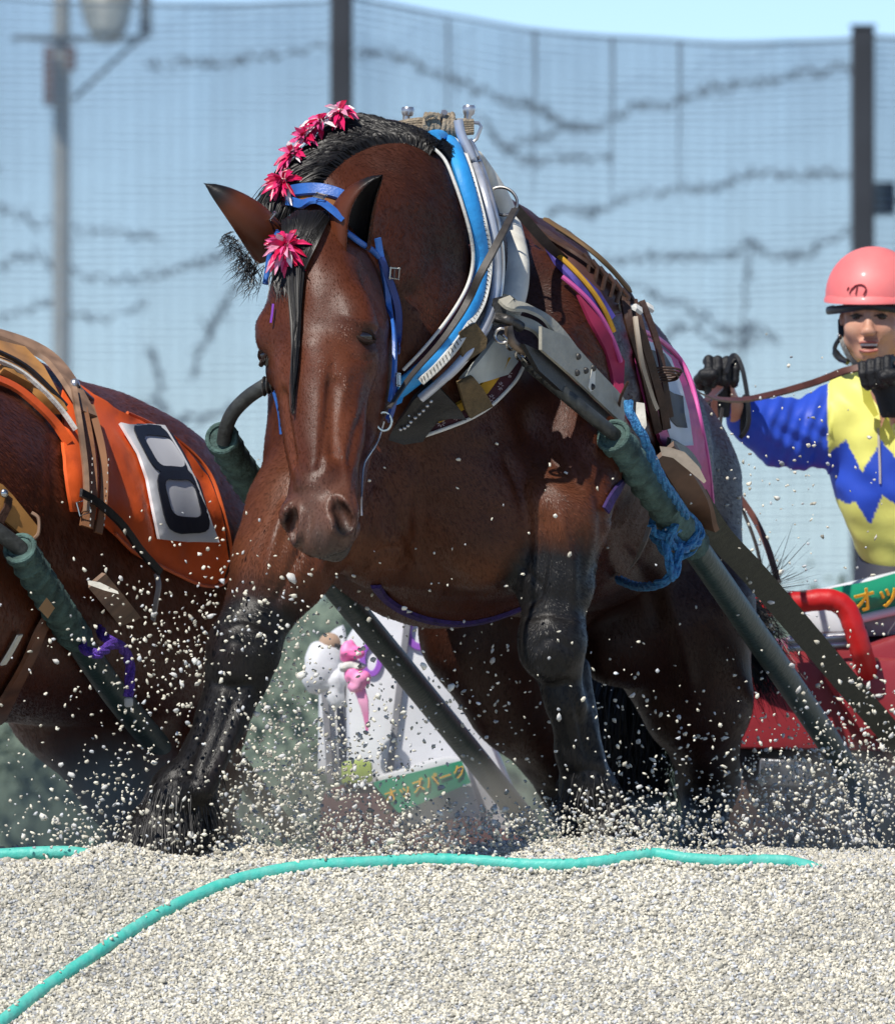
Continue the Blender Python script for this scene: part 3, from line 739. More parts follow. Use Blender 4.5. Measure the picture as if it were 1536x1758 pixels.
for (a, b) in (((250, 1440, 2.0), (250, 1560, 1.9)), ((360, 1330, 2.3), (350, 1560, 2.1)), ((-190, 1300, .1), (-185, 1500, .1)), ((-525, 1250, .1), (-540, 1500, .1))):
    C2 = paint(C2, V2, capmask(V2, P(*a), .10, P(*b), .15, .15), BLACK)
h2 = thing('draft_horse', 'bay draft horse at the left edge under an orange cloth numbered 8', 'horse', (-.8, .9, -.2))
me = mesh_from('body', V2, Q2); setcol(me, C2); link('body', me, COAT, h2)
fur('coat_hair', V2, Q2, C2, 90000, lambda B: np.stack([.25+0*B[:, 0], .5+0*B[:, 0], -.75+0*B[:, 0]], 1), h2, 8, L=.020, w=.0022)
SK2 = Skin(V2, Q2)
for q in (-1, 1): MB().ball(O2+s2*(q*.116)+a2*.28-n2*.1, .0215).build('eye', EYE, h2)
st = []
for i in range(900):
    r0 = P(255+rs.randn()*8, 960, 2.5); q1 = P(262+rs.randn()*10, 1100, 2.6); q2 = P(255+rs.randn()*25, 1450, 2.55+rs.randn()*.05)
    st.append([p.to_tuple() for p in smooth_path([r0, q1, q2], 4)])
v_, q_ = ribbons(st, .004); link('tail', mesh_from('tail', v_, q_), HAIR, h2)
# ================================================================ gravel mound and background
def gz(x, y):
    """height of the gravel mound"""
    x = np.asarray(x, float); y = np.asarray(y, float)
    ycr = -.42+.05*np.sin(x*1.3+1)
    front = np.where(y < ycr, -(ycr-y)*.50-.10*np.clip(ycr-y-.9, 0, None), 0)
    back = np.where(y >= ycr, -.14*np.clip(y-.6, 0, 4.2)-.28*np.clip(y-7, 0, 5), 0)
    z = front+back+.004*np.sin(x*9+y*5)+.006*np.sin(x*3.1-y*2.2)
    def heap(u, v, yy, hgt, rx, ry):
        c = W(u, v, yy); return hgt*np.exp(-((x-c.x)/rx)**2-((y-yy)/ry)**2)
    z = z+heap(185, 1440, -.30, .030, .075, .10)+heap(230, 1470, -.2, .03, .12, .12)+heap(985, 1460, -.10, .026, .20, .14)+heap(1085, 1460, -.08, .020, .15, .14)+heap(275, 1478, -.33, .010, .10, .06)
    z = z+heap(880, 1440, .1, .025, .16, .14)+heap(560, 1440, .0, .012, .3, .15)+heap(430, 1450, -.1, .03, .1, .1)
    return z
GRAV = mat('gravel', (.60, .59, .54), rough=.9, nscale=55, namt=.45, bump=1.0, bscale=110, spec=.2)
xs = np.concatenate([np.linspace(-60, -3, 20), np.linspace(-2.8, 2.8, 281), np.linspace(3, 60, 20)])
ys = np.concatenate([np.linspace(-45, -3, 20), np.linspace(-2.8, 1.2, 201), np.linspace(1.4, 12, 40), np.linspace(14, 400, 30)])
X, Y = np.meshgrid(xs, ys, indexing='ij'); Z = gz(X, Y); Z = np.maximum(Z, -2.1)
nx, ny = X.shape; Vg = np.stack([X, Y, Z], -1).reshape(-1, 3); I = np.arange(nx*ny).reshape(nx, ny)
Fg = np.stack([I[:-1, :-1], I[1:, :-1], I[1:, 1:], I[:-1, 1:]], -1).reshape(-1, 4)
tag(link('ground', mesh_from('ground', Vg, Fg), GRAV), kind='structure')
# loose gravel grains over the visible slope, one joined mass
ico_v = []; ph = (1+5**.5)/2
for a in (-1, 1):
    for b in (-ph, ph): ico_v += [(0, a, b), (a, b, 0), (b, 0, a)]
ico_v = np.array(ico_v)/math.sqrt(1+ph*ph)
def hull(pts):
    F = []
    for i in range(12):
        for j in range(i+1, 12):
            for k in range(j+1, 12):
                if all(abs(np.linalg.norm(pts[p]-pts[q])-1.0515) < .01 for p, q in ((i, j), (j, k), (i, k))):
                    n = np.cross(pts[j]-pts[i], pts[k]-pts[i]); F.append((i, j, k) if n@pts[i] > 0 else (i, k, j))
    return np.array(F)
ico_f = hull(ico_v)
def pebbles(centres, sizes, rs):
    n = len(centres); q = rs.randn(n, 4); q /= np.linalg.norm(q, axis=1, keepdims=True); w_, x, y, z = q.T
    M = np.stack([1-2*(y*y+z*z), 2*(x*y-z*w_), 2*(x*z+y*w_), 2*(x*y+z*w_), 1-2*(x*x+z*z), 2*(y*z-x*w_), 2*(x*z-y*w_), 2*(y*z+x*w_), 1-2*(x*x+y*y)], -1).reshape(n, 3, 3)
    sc = np.stack([rs.uniform(.9, 1.25, n), rs.uniform(.5, .95, n), rs.uniform(.4, .8, n)], -1)
    P_ = ico_v[None]*(1+.24*rs.randn(n, 12, 1))*sc[:, None, :]*sizes[:, None, None]
    P_ = np.einsum('nij,nkj->nki', M, P_)+centres[:, None, :]
    F = (ico_f[None]+12*np.arange(n)[:, None, None]).reshape(-1, 3)
    return P_.reshape(-1, 3), F
STONE = mat('pebble_stone', (1, 1, 1), rough=.85, nscale=160, namt=.22, bump=.3, bscale=300, attr='coat', spec=.25)
def stonecols(n, rs):
    b = rs.uniform(.47, .86, n); t = rs.rand(n); c = np.stack([b*1.05, b*.99, b*.82], -1)
    c[t < .2] = np.stack([b*.80, b*.82, b*.84], -1)[t < .2]; c[t > .93] *= .55; return np.repeat(c, 12, 0)
rs = np.random.RandomState(21); n = 100000
gx = rs.uniform(-1.18, 1.18, n); gy = -.12-1.35*rs.rand(n)**.9; gy[:13000] = rs.uniform(-.2, .75, 13000)
szs = rs.gamma(5, .00055, n)+.0020; gzz = gz(gx, gy)+szs*rs.uniform(-.1, .5, n)
pv, pf = pebbles(np.stack([gx, gy, gzz], -1), szs, rs); me = mesh_from('gravel_grains', pv, pf, smooth=False); lf = np.repeat((1+.09*vnoise(np.stack([gx, gy, gzz], -1), 5, 3)+.07*vnoise(np.stack([gx, gy, gzz], -1), 19, 4)), 12)[:, None]; setcol(me, stonecols(n, rs)*lf)
tag(link('gravel_grains', me, STONE), 'loose pale grey and cream gravel covering the near slope of the mound', 'gravel', kind='stuff')

# ---------------------------------------------------------------- net fence far behind
YN = 60.0
NETM = mat('net_thread', (.14, .19, .24), rough=.8, namt=.1)
POLE = mat('dark_pole', (.030, .035, .045), rough=.6, nscale=3, namt=.2)
def net_top(u):
    pts = [(-2400, 60), (-1900, 70), (-1250, 68), (-900, 20), (-860, -12), (-500, 40), (-260, 60), (-30, -10), (0, -6), (150, 0), (300, 3), (560, 4), (607, -6), (650, 5), (700, 16), (760, 30), (880, 52), (1060, 64), (1250, 70), (1462, 66), (1500, 60), (1700, 75), (1900, 70), (2400, 60), (4000, 60)]
    for (a, b), (c, d) in zip(pts, pts[1:]):
        if a <= u <= c: return b+(d-b)*(u-a)/(c-a)
    return 60
nroot = thing('windbreak_net', 'tall fine-meshed blue-grey net sagging between dark poles behind the racers', 'net', (0, YN, -1.7))
# woven sheet: half-open mesh
m = bpy.data.materials.new('net_mesh'); m.use_nodes = True; t = m.node_tree; t.nodes.clear()
o_ = t.nodes.new('ShaderNodeOutputMaterial'); mx = t.nodes.new('ShaderNodeMixShader'); tr = t.nodes.new('ShaderNodeBsdfTransparent'); df = t.nodes.new('ShaderNodeBsdfDiffuse')
df.inputs[0].default_value = (.13, .20, .27, 1); tc = t.nodes.new('ShaderNodeTexCoord'); nz_ = t.nodes.new('ShaderNodeTexNoise'); nz_.inputs['Scale'].default_value = .35; nz_.inputs['Detail'].default_value = 8
mp = t.nodes.new('ShaderNodeMapping'); mp.inputs['Scale'].default_value = (.5, 1, 1.4); rg = t.nodes.new('ShaderNodeMapRange'); rg.inputs[1].default_value = .3; rg.inputs[2].default_value = .7; rg.inputs[3].default_value = .40; rg.inputs[4].default_value = .50
t.links.new(tc.outputs['Object'], mp.inputs[0]); t.links.new(mp.outputs[0], nz_.inputs['Vector']); t.links.new(nz_.outputs['Fac'], rg.inputs[0]); t.links.new(rg.outputs[0], mx.inputs[0])
t.links.new(tr.outputs[0], mx.inputs[1]); t.links.new(df.outputs[0], mx.inputs[2]); t.links.new(mx.outputs[0], o_.inputs[0])
NU = 240; NVv = 40; V_ = []; F_ = []
for i in range(NU+1):
    u = -2200+i*5900/NU; vt = net_top(u)
    for j in range(NVv+1):
        f = j/NVv; v = vt+(1560-vt)*f; p = W(u, v, YN); p.y += .10*math.sin(u*.013+f*5)+.05*math.sin(u*.05); V_.append(p)
for i in range(NU):
    for j in range(NVv): a = i*(NVv+1)+j; F_.append((a, a+1, a+NVv+2, a+NVv+1))
MB().add(V_, F_).build('mesh_sheet', m, nroot)
thr = MB(); sheet_rows = 112
for r in range(sheet_rows):
    f0 = r/sheet_rows; pts = []
    for i in range(0, 119):
        u = -2200+i*50; vt = net_top(u); f = f0; v = vt+(1560-vt)*f+5*math.sin(u*.006+r*.25)*(1-f)+1.5*math.sin(u*.021+r); p = W(u, v, YN-.12); pts.append(p)
    thr.tube(pts, .0048 if r else .013, 4, cap=False)
thr.build('thread', NETM, nroot, kind='stuff')
thr = MB()
for u in range(-2180, 3600, 26):
    vt = net_top(u); thr.tube([W(u+2*math.sin(k*.7+u), vt+(1500-vt)*k/10, YN-.11) for k in range(11)],   .0016, 4, cap=False)
thr.build('thread', NETM, nroot, kind='stuff')
for u in (768, 918, 1051, 1165, 1620, -180):
    vt = net_top(u); MB().tube([W(u+1*math.sin(k), vt+(280)*k/6, YN-.13) for k in range(7)], [.014*(1-k*.12) for k in range(7)], 5).build('seam_cord', NETM, nroot)
for k_, (u, vt, side) in enumerate([(586, -60, 'dark post left of the horse\'s ears carrying the net'), (1481, 47, 'dark post behind the helmeted rider carrying the net'), (-320, -30, None), (2380, 30, None)]):
    a = W(u, vt, YN-.3); b = W(u, 1600, YN-.3)
    mb = MB(); mb.box((a.x, YN-.3, (a.z+b.z)/2), (.15, .15, a.z-b.z), bev=.015)
    mb.box((a.x, YN-.3, a.z+.01), (.17, .17, .02))
    o = mb.build('net_post', POLE, label=side or 'dark net post beyond the %s edge of the picture' % ('left' if u < 0 else 'right'), cat='post', group='posts of the windbreak net')
# wires and vines tangled behind the net
VINE = mat('dead_vine', (.17, .205, .24), rough=.9, namt=.3)
vines = [[(768, 138), (820, 150), (870, 172), (905, 180), (935, 195), (960, 212), (1000, 220), (1040, 208), (1075, 190), (1120, 178), (1160, 178), (1200, 160), (1250, 148), (1300, 142), (1340, 132), (1400, 122), (1462, 120)],
         [(820, 190), (868, 250), (930, 232), (990, 218)], [(868, 250), (910, 278), (990, 272), (1050, 272)],
         [(940, 362), (1000, 365), (1035, 360), (1085, 335), (1150, 328), (1200, 322), (1250, 310), (1300, 302), (1380, 298), (1462, 300)],
         [(985, 455), (1050, 452), (1110, 440), (1185, 440), (1250, 438), (1290, 415), (1330, 445), (1390, 430), (1460, 392)],
         [(1040, 480), (1100, 500), (1160, 520), (1210, 545), (1260, 570), (1290, 560), (1340, 590)],
         [(1136, 580), (1180, 560), (1240, 590), (1300, 580)], [(250, 112), (320, 105), (380, 106), (450, 92), (560, 80)], [(610, 85), (670, 92), (720, 110), (768, 138)],
         [(0, 455), (60, 440), (130, 470), (210, 480), (300, 465), (360, 445), (420, 420)], [(0, 540), (80, 520), (160, 545), (250, 530)],
         [(330, 640), (360, 570), (395, 510), (440, 440)], [(200, 720), (260, 690), (310, 720), (400, 700)], [(200, 790), (290, 760), (360, 790)], [(0, 350), (60, 380), (160, 395), (260, 405)],
         [(1290, 410), (1280, 500), (1275, 620)], [(260, 600), (275, 660), (268, 740)], [(1600, 130), (1800, 170), (2000, 150), (2400, 190)], [(-500, 250), (-300, 300), (-100, 260), (0, 290)]]
VL = ['zigzag vine dipping to a dark knot in the upper right of the net', 'short vine slanting down beside the collar knobs', 'vine ending in a dark blob behind the net', 'long faint vine rising to the right post at mid height', 'ragged vine just left of the red helmet', 'vine stepping down behind the rider\'s raised glove', 'short vine low beside the horse\'s rump',
      'vine across the net left of the tall dark post', 'vine running right from the tall dark post', 'vine crossing the grey pole level with the horse\'s ear', 'faint vine near the left edge above the second horse', 'straight stem slanting up to the horse\'s left-hand ear', 'vine over the second horse\'s rump', 'lower vine over the second horse\'s rump', 'vine across the grey pole above the ear line',
      'upright stem hanging left of the rider', 'upright stem left of the grey shaft rod', 'vine beyond the right edge', 'vine beyond the left edge']
for pl, lb in zip(vines, VL):
    pp = smooth_path([W(u, v, YN+40) for u, v in pl], 10); rr = random.Random(len(lb)); mb = MB()
    pp = [p+Vector((rr.uniform(-.02, .02), 0, rr.uniform(-.05, .05))) for p in pp]
    mb.tube(pp, [rr.choice((.008, .012, .02, .035)) for _ in pp], 5)
    for p in pp[::2]:
        for _ in range(2):
            d = Vector((rr.uniform(-1, 1), rr.uniform(-.2, .2), rr.uniform(-1, 1)))*.10; mb.tube([p, p+d], [.010, .003], 4)
    mb.build('dead_vine', VINE, label=lb, cat='vine', group='dead vines tangled behind the net')
# grey lamp pole far behind
YP = 85
lp = thing('lamp_pole', 'pale grey pole with a floodlight and brackets behind the left part of the net', 'lamp pole', W(106, 1650, YP))
GP = mat('pole_grey', (.42, .43, .40), rough=.7, namt=.15)
MB().tube([W(106, 1650, YP), W(106, -200, YP)], [.09, .07], 12).build('pole', GP, lp)
BX = mat('rust_box', (.20, .11, .09), rough=.8); 
mb = MB(); mb.box(W(84, 130, YP-.2), (.09, .2, .50), bev=.01); mb.build('fuse_box', BX, lp)
mb = MB(); mb.box(W(122, 100, YP-.2), (.08, .2, .20), bev=.01); mb.build('fuse_box', BX, lp)
mb = MB(); mb.tube([W(20, 66, YP-.1), W(250, 64, YP-.1)], .025, 6); mb.tube([W(250, 64, YP-.1), W(250, -60, YP-.1)], .05, 6); mb.tube([W(125, 170, YP-.1), W(245, 60, YP-.1)], .02, 6); mb.build('bracket', mat('bracket_grey', (.12, .13, .14), rough=.7), lp)
mb = MB(); mb.tube([W(183, -35, YP-.1), W(183, -10, YP-.2), W(183, 30, YP-.4), W(184, 62, YP-.5)], [.08, .24, .20, .13], 16); mb.build('floodlight', mat('lamp_shell', (.34, .35, .30), rough=.5), lp)
mb = MB(); mb.box(W(1518, 340, YN+.6), (.14, .15, .22), bev=.01); mb.tube([W(1500, 345, YN+.6), W(1560, 345, YN+.6)], .015, 6)
mb.build('loudspeaker', POLE, label='small dark box fixed beside the right net post', cat='loudspeaker')
# leafy bank under the net
LEAF = mat('hedge_leaf', (.17, .22, .17), rough=.8, nscale=.8, namt=.3, col2=(.12, .165, .13))
rs = np.random.RandomState(5)
def bank(x0, x1, yb, zt, n, lab):
    hv = MB(); xs_ = np.linspace(x0, x1, 40)
    V_ = []; F_ = []
    for i, x in enumerate(xs_):
        for j, (dy, z) in enumerate(((0, -2.2), (.1, -.6), (.35, zt-.35), (.8, zt-.12), (1.6, zt-.2), (2.4, -2.2))): V_.append((x, yb+dy+.15*math.sin(i*1.7+j), z+.10*math.sin(i*.9+j*2)))
    for i in range(39):
        for j in range(5): a = i*6+j; F_.append((a, a+1, a+7, a+6))
    hv.add(V_, F_)
    for i in range(n):
        x = rs.uniform(x0, x1); z = rs.uniform(-1.9, zt+.05*rs.randn()); y = yb+rs.uniform(-.15, .3)+(.4 if z > zt-.3 else 0); r = rs.uniform(.02, .05)
        c = Vector((x, y, z)); a = Vector(rs.randn(3)).normalized()*r; b = a.orthogonal().normalized()*r*.6
        hv.add([c-a, c+b, c+a, c-b], [(0, 1, 2, 3)])
    hv.build('hedge', LEAF, label=lab, cat='hedge', smooth=False)
bank(-26, 30, 48, .36, 70000, 'low grey-green hedge running behind the track, seen under the horses')
# ================================================================ harness of the main horse
BLUE = mat('blue_leather', (.035, .15, .52), rough=.38, nscale=30, namt=.2, spec=.5, bump=.1, bscale=200)
DBLUE = mat('navy_blue_leather', (.02, .06, .28), rough=.4, nscale=30, namt=.2)
PADBLUE = mat('azure_pad', (.03, .34, .80), rough=.55, nscale=14, namt=.12, bump=.25, bscale=45)
WHITE = mat('white_canvas', (.74, .73, .68), rough=.75, nscale=25, namt=.14, bump=.3, bscale=60)
CREAM = mat('cream_canvas', (.84, .81, .71), rough=.8, nscale=12, namt=.18, bump=.4, bscale=35)
SILVER = mat('brushed_silver', (.62, .62, .64), rough=.32, metal=.85, nscale=12, namt=.15)
HAMEM = mat('hame_paint', (.60, .63, .70), rough=.35, metal=.4, nscale=18, namt=.15)
STEEL = mat('buckle_steel', (.55, .53, .50), rough=.22, metal=1, nscale=30, namt=.2)
DSTEEL = mat('dark_steel', (.10, .095, .09), rough=.45, metal=.7, nscale=40, namt=.4, bump=.3, bscale=90)
BLACKL = mat('black_leather', (.018, .018, .020), rough=.45, nscale=30, namt=.3, bump=.15, bscale=150)
BROWNL = mat('brown_leather', (.075, .035, .022), rough=.5, nscale=30, namt=.35, bump=.2, bscale=120)
REINL = mat('rein_leather', (.13, .045, .030), rough=.5, nscale=30, namt=.3)
GREYL = mat('grey_strap', (.050, .042, .036), rough=.55, nscale=40, namt=.3, bump=.1)
TANW = mat('tan_webbing', (.16, .105, .045), rough=.8, nscale=60, namt=.25, bump=.4, bscale=220)
MAROON = mat('maroon_cloth', (.060, .012, .022), rough=.85, nscale=40, namt=.3)
YELF = mat('yellow_felt', (.50, .27, .02), rough=.9, nscale=40, namt=.15)
TRACE = mat('pale_trace_leather', (.42, .40, .33), rough=.6, nscale=22, namt=.2, bump=.25, bscale=90)
OLIVE = mat('olive_webbing', (.070, .068, .042), rough=.8, nscale=60, namt=.25, bump=.3, bscale=250)
ROPE = mat('hemp_rope', (.38, .31, .22), rough=.9, nscale=60, namt=.3, bump=.8, bscale=150)
BROPE = mat('blue_rope', (.05, .28, .55), rough=.6, nscale=120, namt=.5, col2=(.015, .09, .26), bump=.8, bscale=160)
GWRAP = mat('green_bandage', (.095, .175, .155), rough=.85, nscale=28, namt=.45, bump=.7, bscale=110)
GTUBE = mat('green_tube', (.012, .036, .031), rough=.5, nscale=14, namt=.6, col2=(.026, .056, .048), bump=.3, bscale=60)
PINKE = mat('pink_trim', (.55, .05, .22), rough=.6, nscale=20, namt=.15)
PURPLE = mat('purple_braid', (.045, .018, .14), rough=.8, nscale=80, namt=.4, bump=.4, bscale=200)

def strap(name, uvs, w, th, off, m, parent, skin=SK, n=5, sm=3, y0=None, face=0, **k):
    p, nn = lay(skin, uvs, off+th/2, y0, n, sm); nn = [(q_*(1-face)+Vector((-.15, -1, .1))*face).normalized() for q_ in nn]; return MB().strip(p, nn, w, th).build(name, m, parent, **k)
def buckle(uv, size, parent, skin=SKB, ang=0, m=None, off=.008, y0=-.55):
    p, nn = skin.hit(*uv, y0); t = Vector((math.cos(ang), 0, math.sin(ang))); t = (t-nn*t.dot(nn)).normalized(); b = nn.cross(t); c = p+nn*off
    w_, h_ = size; P4 = []
    for a, b2 in ((-1, -1), (1, -1), (1, 1), (-1, 1)):
        P4 += [c+t*(a*w_/2*.8)+b*(b2*h_/2), c+t*(a*w_/2)+b*(b2*h_/2*.8)] if a*b2 > 0 else [c+t*(a*w_/2)+b*(b2*h_/2*.8), c+t*(a*w_/2*.8)+b*(b2*h_/2)]
    mb = MB(); mb.tube(P4, .0022, 6, closed=True); mb.tube([c-t*w_/2, c+t*w_/2], .0016, 5)
    return mb.build('buckle', m or STEEL, parent)

# bridle ----------------------------------------------------------
br = thing('bridle', 'bright blue leather bridle with silver buckles on the centre horse', 'bridle', H(0, .1, -.1))
strap('crown_strap', [(470, 372), (482, 350), (505, 334), (535, 329), (565, 334), (590, 346), (604, 358)], .028, .006, .028, BLUE, br, skin=SKB, sm=5)
strap('crown_padding', [(478, 366), (498, 345), (530, 338), (565, 343), (596, 362)], .030, .005, .021, mat('tan_felt', (.33, .13, .04), rough=.9), br, skin=SKB, sm=5)
strap('brow_strap', [(466, 392), (480, 372), (497, 352), (514, 346), (534, 355), (556, 376), (578, 394)], .021, .006, .032, BLUE, br, skin=SKB, sm=4)
p, nn = lay(SKB, [(574, 392), (592, 406), (618, 425), (645, 440)], .012, None, 5, 3); MB().tube(p, .0068, 10).build('brow_roll', BLUE, br)
p, nn = lay(SKB, [(470, 392), (462, 412), (454, 438), (448, 462), (445, 485)], .012, -.55, 5, 3); MB().tube(p, .0068, 10).build('brow_roll', BLUE, br)
strap('cheek_strap', [(644, 408), (650, 436), (657, 470), (663, 510), (668, 560), (670, 610), (668, 650), (662, 690)], .0155, .006, .008, BLUE, br, skin=SKB, sm=6)
strap('cheek_strap_end', [(650, 440), (666, 480), (680, 520), (684, 560), (679, 600)], .017, .004, .012, DBLUE, br, skin=SKB, sm=5)
strap('bit_loop', [(668, 648), (668, 675), (664, 700), (656, 720)], .022, .006, .011, DBLUE, br, skin=SKB, sm=3)
for uv, a, sz in (((478, 380), .9, (.024, .026)), ((546, 366), -.75, (.026, .024)), ((672, 468), 1.5, (.028, .024)), ((668, 652), 1.4, (.030, .020))): buckle(uv, sz, br, ang=a, off=.021 if uv[1] > 400 else .042)
mb = MB()
for i in range(9):
    u = 528+i*7.5; h = SKB.hit(u, 330+.0065*(u-535)**2+1, None)
    if h[0]: mb.ball(h[0]+h[1]*.0205, .0022, 6, 4)
mb.build('studs', SILVER, br, kind='stuff')
lp_, _ = lay(SKB, [(655, 722), (648, 745), (640, 765), (628, 785), (619, 805), (616, 850), (616, 885)], .006, None, 5, 3); MB().tube(lp_, .0021, 6).build('bit_line', SILVER, br)
ring = [Vector(lp_[0])+Vector((.016*math.cos(t), -.004, .020*math.sin(t))) for t in np.linspace(0, 6.28, 20)[:-1]]
MB().tube(ring, .003, 6, closed=True).build('bit_ring', STEEL, br)
for (pl, m_) in (([(473, 672), (478, 690), (483, 712), (486, 745)], BLUE), ([(471, 668), (480, 672)], DBLUE), ([(477, 700), (488, 702)], BLUE)):
    pp = smooth_path([W(u, v, -.50) for u, v in pl], 4); MB().strip(pp, Vector((0, -1, 0)), .016, .005).build('off_side_strap', m_, br)

# flowers ---------------------------------------------------------
PET = []
for i, c in enumerate([(.75, .02, .14), (.80, .10, .30), (.85, .35, .50), (.62, .008, .07), (.85, .75, .78)]): PET.append(mat('petal_%s' % 'abcde'[i], c, rough=.35, nscale=40, namt=.2))
def rosette(uv, r, label, n=34, y=None, seed=0):
    h = SK.hit(*uv, y); c, nn = h if h[0] is not None else (W(uv[0], uv[1], y or -.2), Vector((0, -1, .2)))
    nn = (nn+Vector((-.2, -.9, .25))).normalized(); c = c+nn*(.040 if uv[1] < 400 else .022); rr = random.Random(seed+3)
    root = thing('ribbon_flower', label, 'flower', c, group='pink ribbon flowers in the mane')
    t0 = nn.orthogonal().normalized(); t1 = nn.cross(t0)
    for i in range(n):
        a = rr.uniform(0, 6.283); el = rr.uniform(-.25, 1.2); d = (t0*math.cos(a)+t1*math.sin(a))*math.cos(el)+nn*math.sin(el); L = r*rr.uniform(.65, 1.15); sd = d.cross(nn).normalized() if abs(d.dot(nn)) < .98 else t0
        up = sd.cross(d); w_ = rr.uniform(.0040, .0075); P_ = []
        V_ = []; F_ = []
        for k, (f, ww) in enumerate(((.02, .5), (.35, .95), (.75, 1), (1.0, .12))):
            q = c+d*(L*f)-Vector((0, 0, .35*L*f*f))+up*(.12*L*math.sin(f*3)); 
            for a_s, b_s in ((-1, .001), (0, -.0012), (1, .001)): V_.append(q+sd*(a_s*w_*ww)+up*b_s)
        for k in range(3):
            for e in (0, 1): F_.append((k*3+e, k*3+e+1, (k+1)*3+e+1, (k+1)*3+e))
        MB().add(V_, F_).build('petal', PET[rr.choice((0, 0, 0, 1, 1, 2, 3, 3, 4))], root)
    MB().ball(c+nn*.004, .007, 8, 6).build('bead', WHITE, root)
rosette((498, 318), .048, 'lowest pink ribbon flower on the crest of the mane, just above the blue crown strap', 48, -.4, 1)
rosette((520, 280), .046, 'pink and white ribbon flower second up the mane', 40, -.34, 2)
rosette((541, 247), .046, 'magenta ribbon flower third up the mane', 40, -.28, 3)
rosette((592, 212), .042, 'topmost pink ribbon flower at the crest of the mane', 40, -.2, 4)
rosette((565, 228), .042, 'pink ribbon flower second from the top of the mane', 40, -.24, 9)
rosette((500, 428), .056, 'pink and white ribbon flower tied in the forelock on the forehead', 60, None, 5)
lp_, _ = lay(SK, [(476, 524), (474, 540), (471, 556)], .012, None, 4, 1); MB().strip(lp_, Vector((0, -1, 0)), .005, .002).build('purple_thread', mat('violet_ribbon', (.25, .05, .5), rough=.4), label='short violet ribbon hanging on the horse\'s forehead', cat='ribbon')

# collar ----------------------------------------------------------
co = thing('horse_collar', 'padded azure and white draught collar with silver hames round the centre horse\'s neck', 'collar', W(760, 760, -.2))
def ring_pts(uvs, off, sm=14, n=6):
    """visible arc of the collar laid on shoulder and neck, depth evened out"""
    P2 = smooth_path([Vector((u, v, 0)) for u, v in uvs], n); L = []
    for q in P2:
        f = max(0, min(1, (q.y-232)/430)); ysm = .13-.50*f**.55 if q.y < 480 else -.22-.10*min(1, (q.y-480)/200)
        h = SK.hit(q.x, q.y, None); yy = h[0].y if h[0] is not None else .1; L.append((q, yy))
    ys_ = [b for _, b in L]
    for _ in range(sm): ys_ = [min(ys_[i], .25*ys_[max(i-1, 0)]+.5*ys_[i]+.25*ys_[min(i+1, len(ys_)-1)]) for i in range(len(ys_))]
    return [W(q.x, q.y, y-off) for (q, _), y in zip(L, ys_)]
def arc_n(path):
    c = sum(path, Vector())/len(path); return [((p-c).normalized()*.35+Vector((0, -1, .05))).normalized() for p in path]
blue_l = [(738, 238), (752, 234), (772, 242), (786, 275), (798, 312), (809, 350), (820, 392), (827, 430), (826, 465), (817, 505), (800, 542), (776, 580), (745, 618), (715, 645), (680, 672)]
bp = ring_pts(blue_l, .034); 
MB().tube([p for p in bp], [(.016, .024)]*len(bp), 12).build('blue_pad', PADBLUE, co)
lin = ring_pts([(742, 252), (764, 275), (782, 318), (796, 360), (808, 405), (812, 445), (804, 485), (784, 524), (755, 565), (722, 604), (692, 635)], .028)
MB().tube(lin, .0038, 8).build('inner_piping', WHITE, co)
l2 = ring_pts([(812, 418), (816, 442), (812, 485), (794, 528), (764, 570), (732, 608), (700, 640)], .022)
MB().strip(l2, arc_n(l2), .022, .006).build('lining', MAROON, co)
wb = ring_pts([(766, 236), (788, 250), (804, 288), (818, 336), (830, 386), (838, 432), (836, 478), (826, 520), (806, 556), (782, 594), (752, 628), (722, 655)], .064)
MB().strip(wb, arc_n(wb), .020, .008).build('stitched_band', WHITE, co)
stt = MB()
for i in range(1, len(wb)-1):
    d = (wb[i+1]-wb[i]).normalized(); b_ = d.cross(Vector((0, -1, 0))).normalized(); stt.tube([wb[i]+b_*.005+Vector((0, -.006, 0)), wb[i]-b_*.004+d*.004+Vector((0, -.006, 0))], .0009, 4)
stt.build('stitches', BLACKL, co, kind='stuff')
hm = ring_pts([(786, 205), (792, 232), (806, 262), (822, 304), (836, 352), (847, 400), (852, 450), (849, 500), (836, 548), (812, 592), (780, 632), (748, 662), (722, 684)], .080)
MB().tube(hm, .0105, 10).build('hame', HAMEM, co)
MB().tube([p+Vector((.013, .01, .004)) for p in hm[8:-8]], .0055, 8).build('hame_edge', SILVER, co)
pd = ring_pts([(812, 262), (828, 296), (846, 336), (862, 378), (874, 420), (880, 462), (876, 500), (866, 530)], .045)
MB().tube(pd, [.004]+[.014+.024*math.sin(min(1, i/(len(pd)*.45))*1.57) for i in range(1, len(pd))], 14).build('outer_pad', CREAM, co)
far = [W(u, v, y) for u, v, y in ((700, 238, .14), (640, 262, .20), (560, 330, .18), (505, 450, .10), (498, 560, 0), (540, 650, -.10), (610, 690, -.25), (680, 676, -.33))]
far = smooth_path(far, 5); MB().tube(far, .024, 10).build('blue_pad', PADBLUE, co)
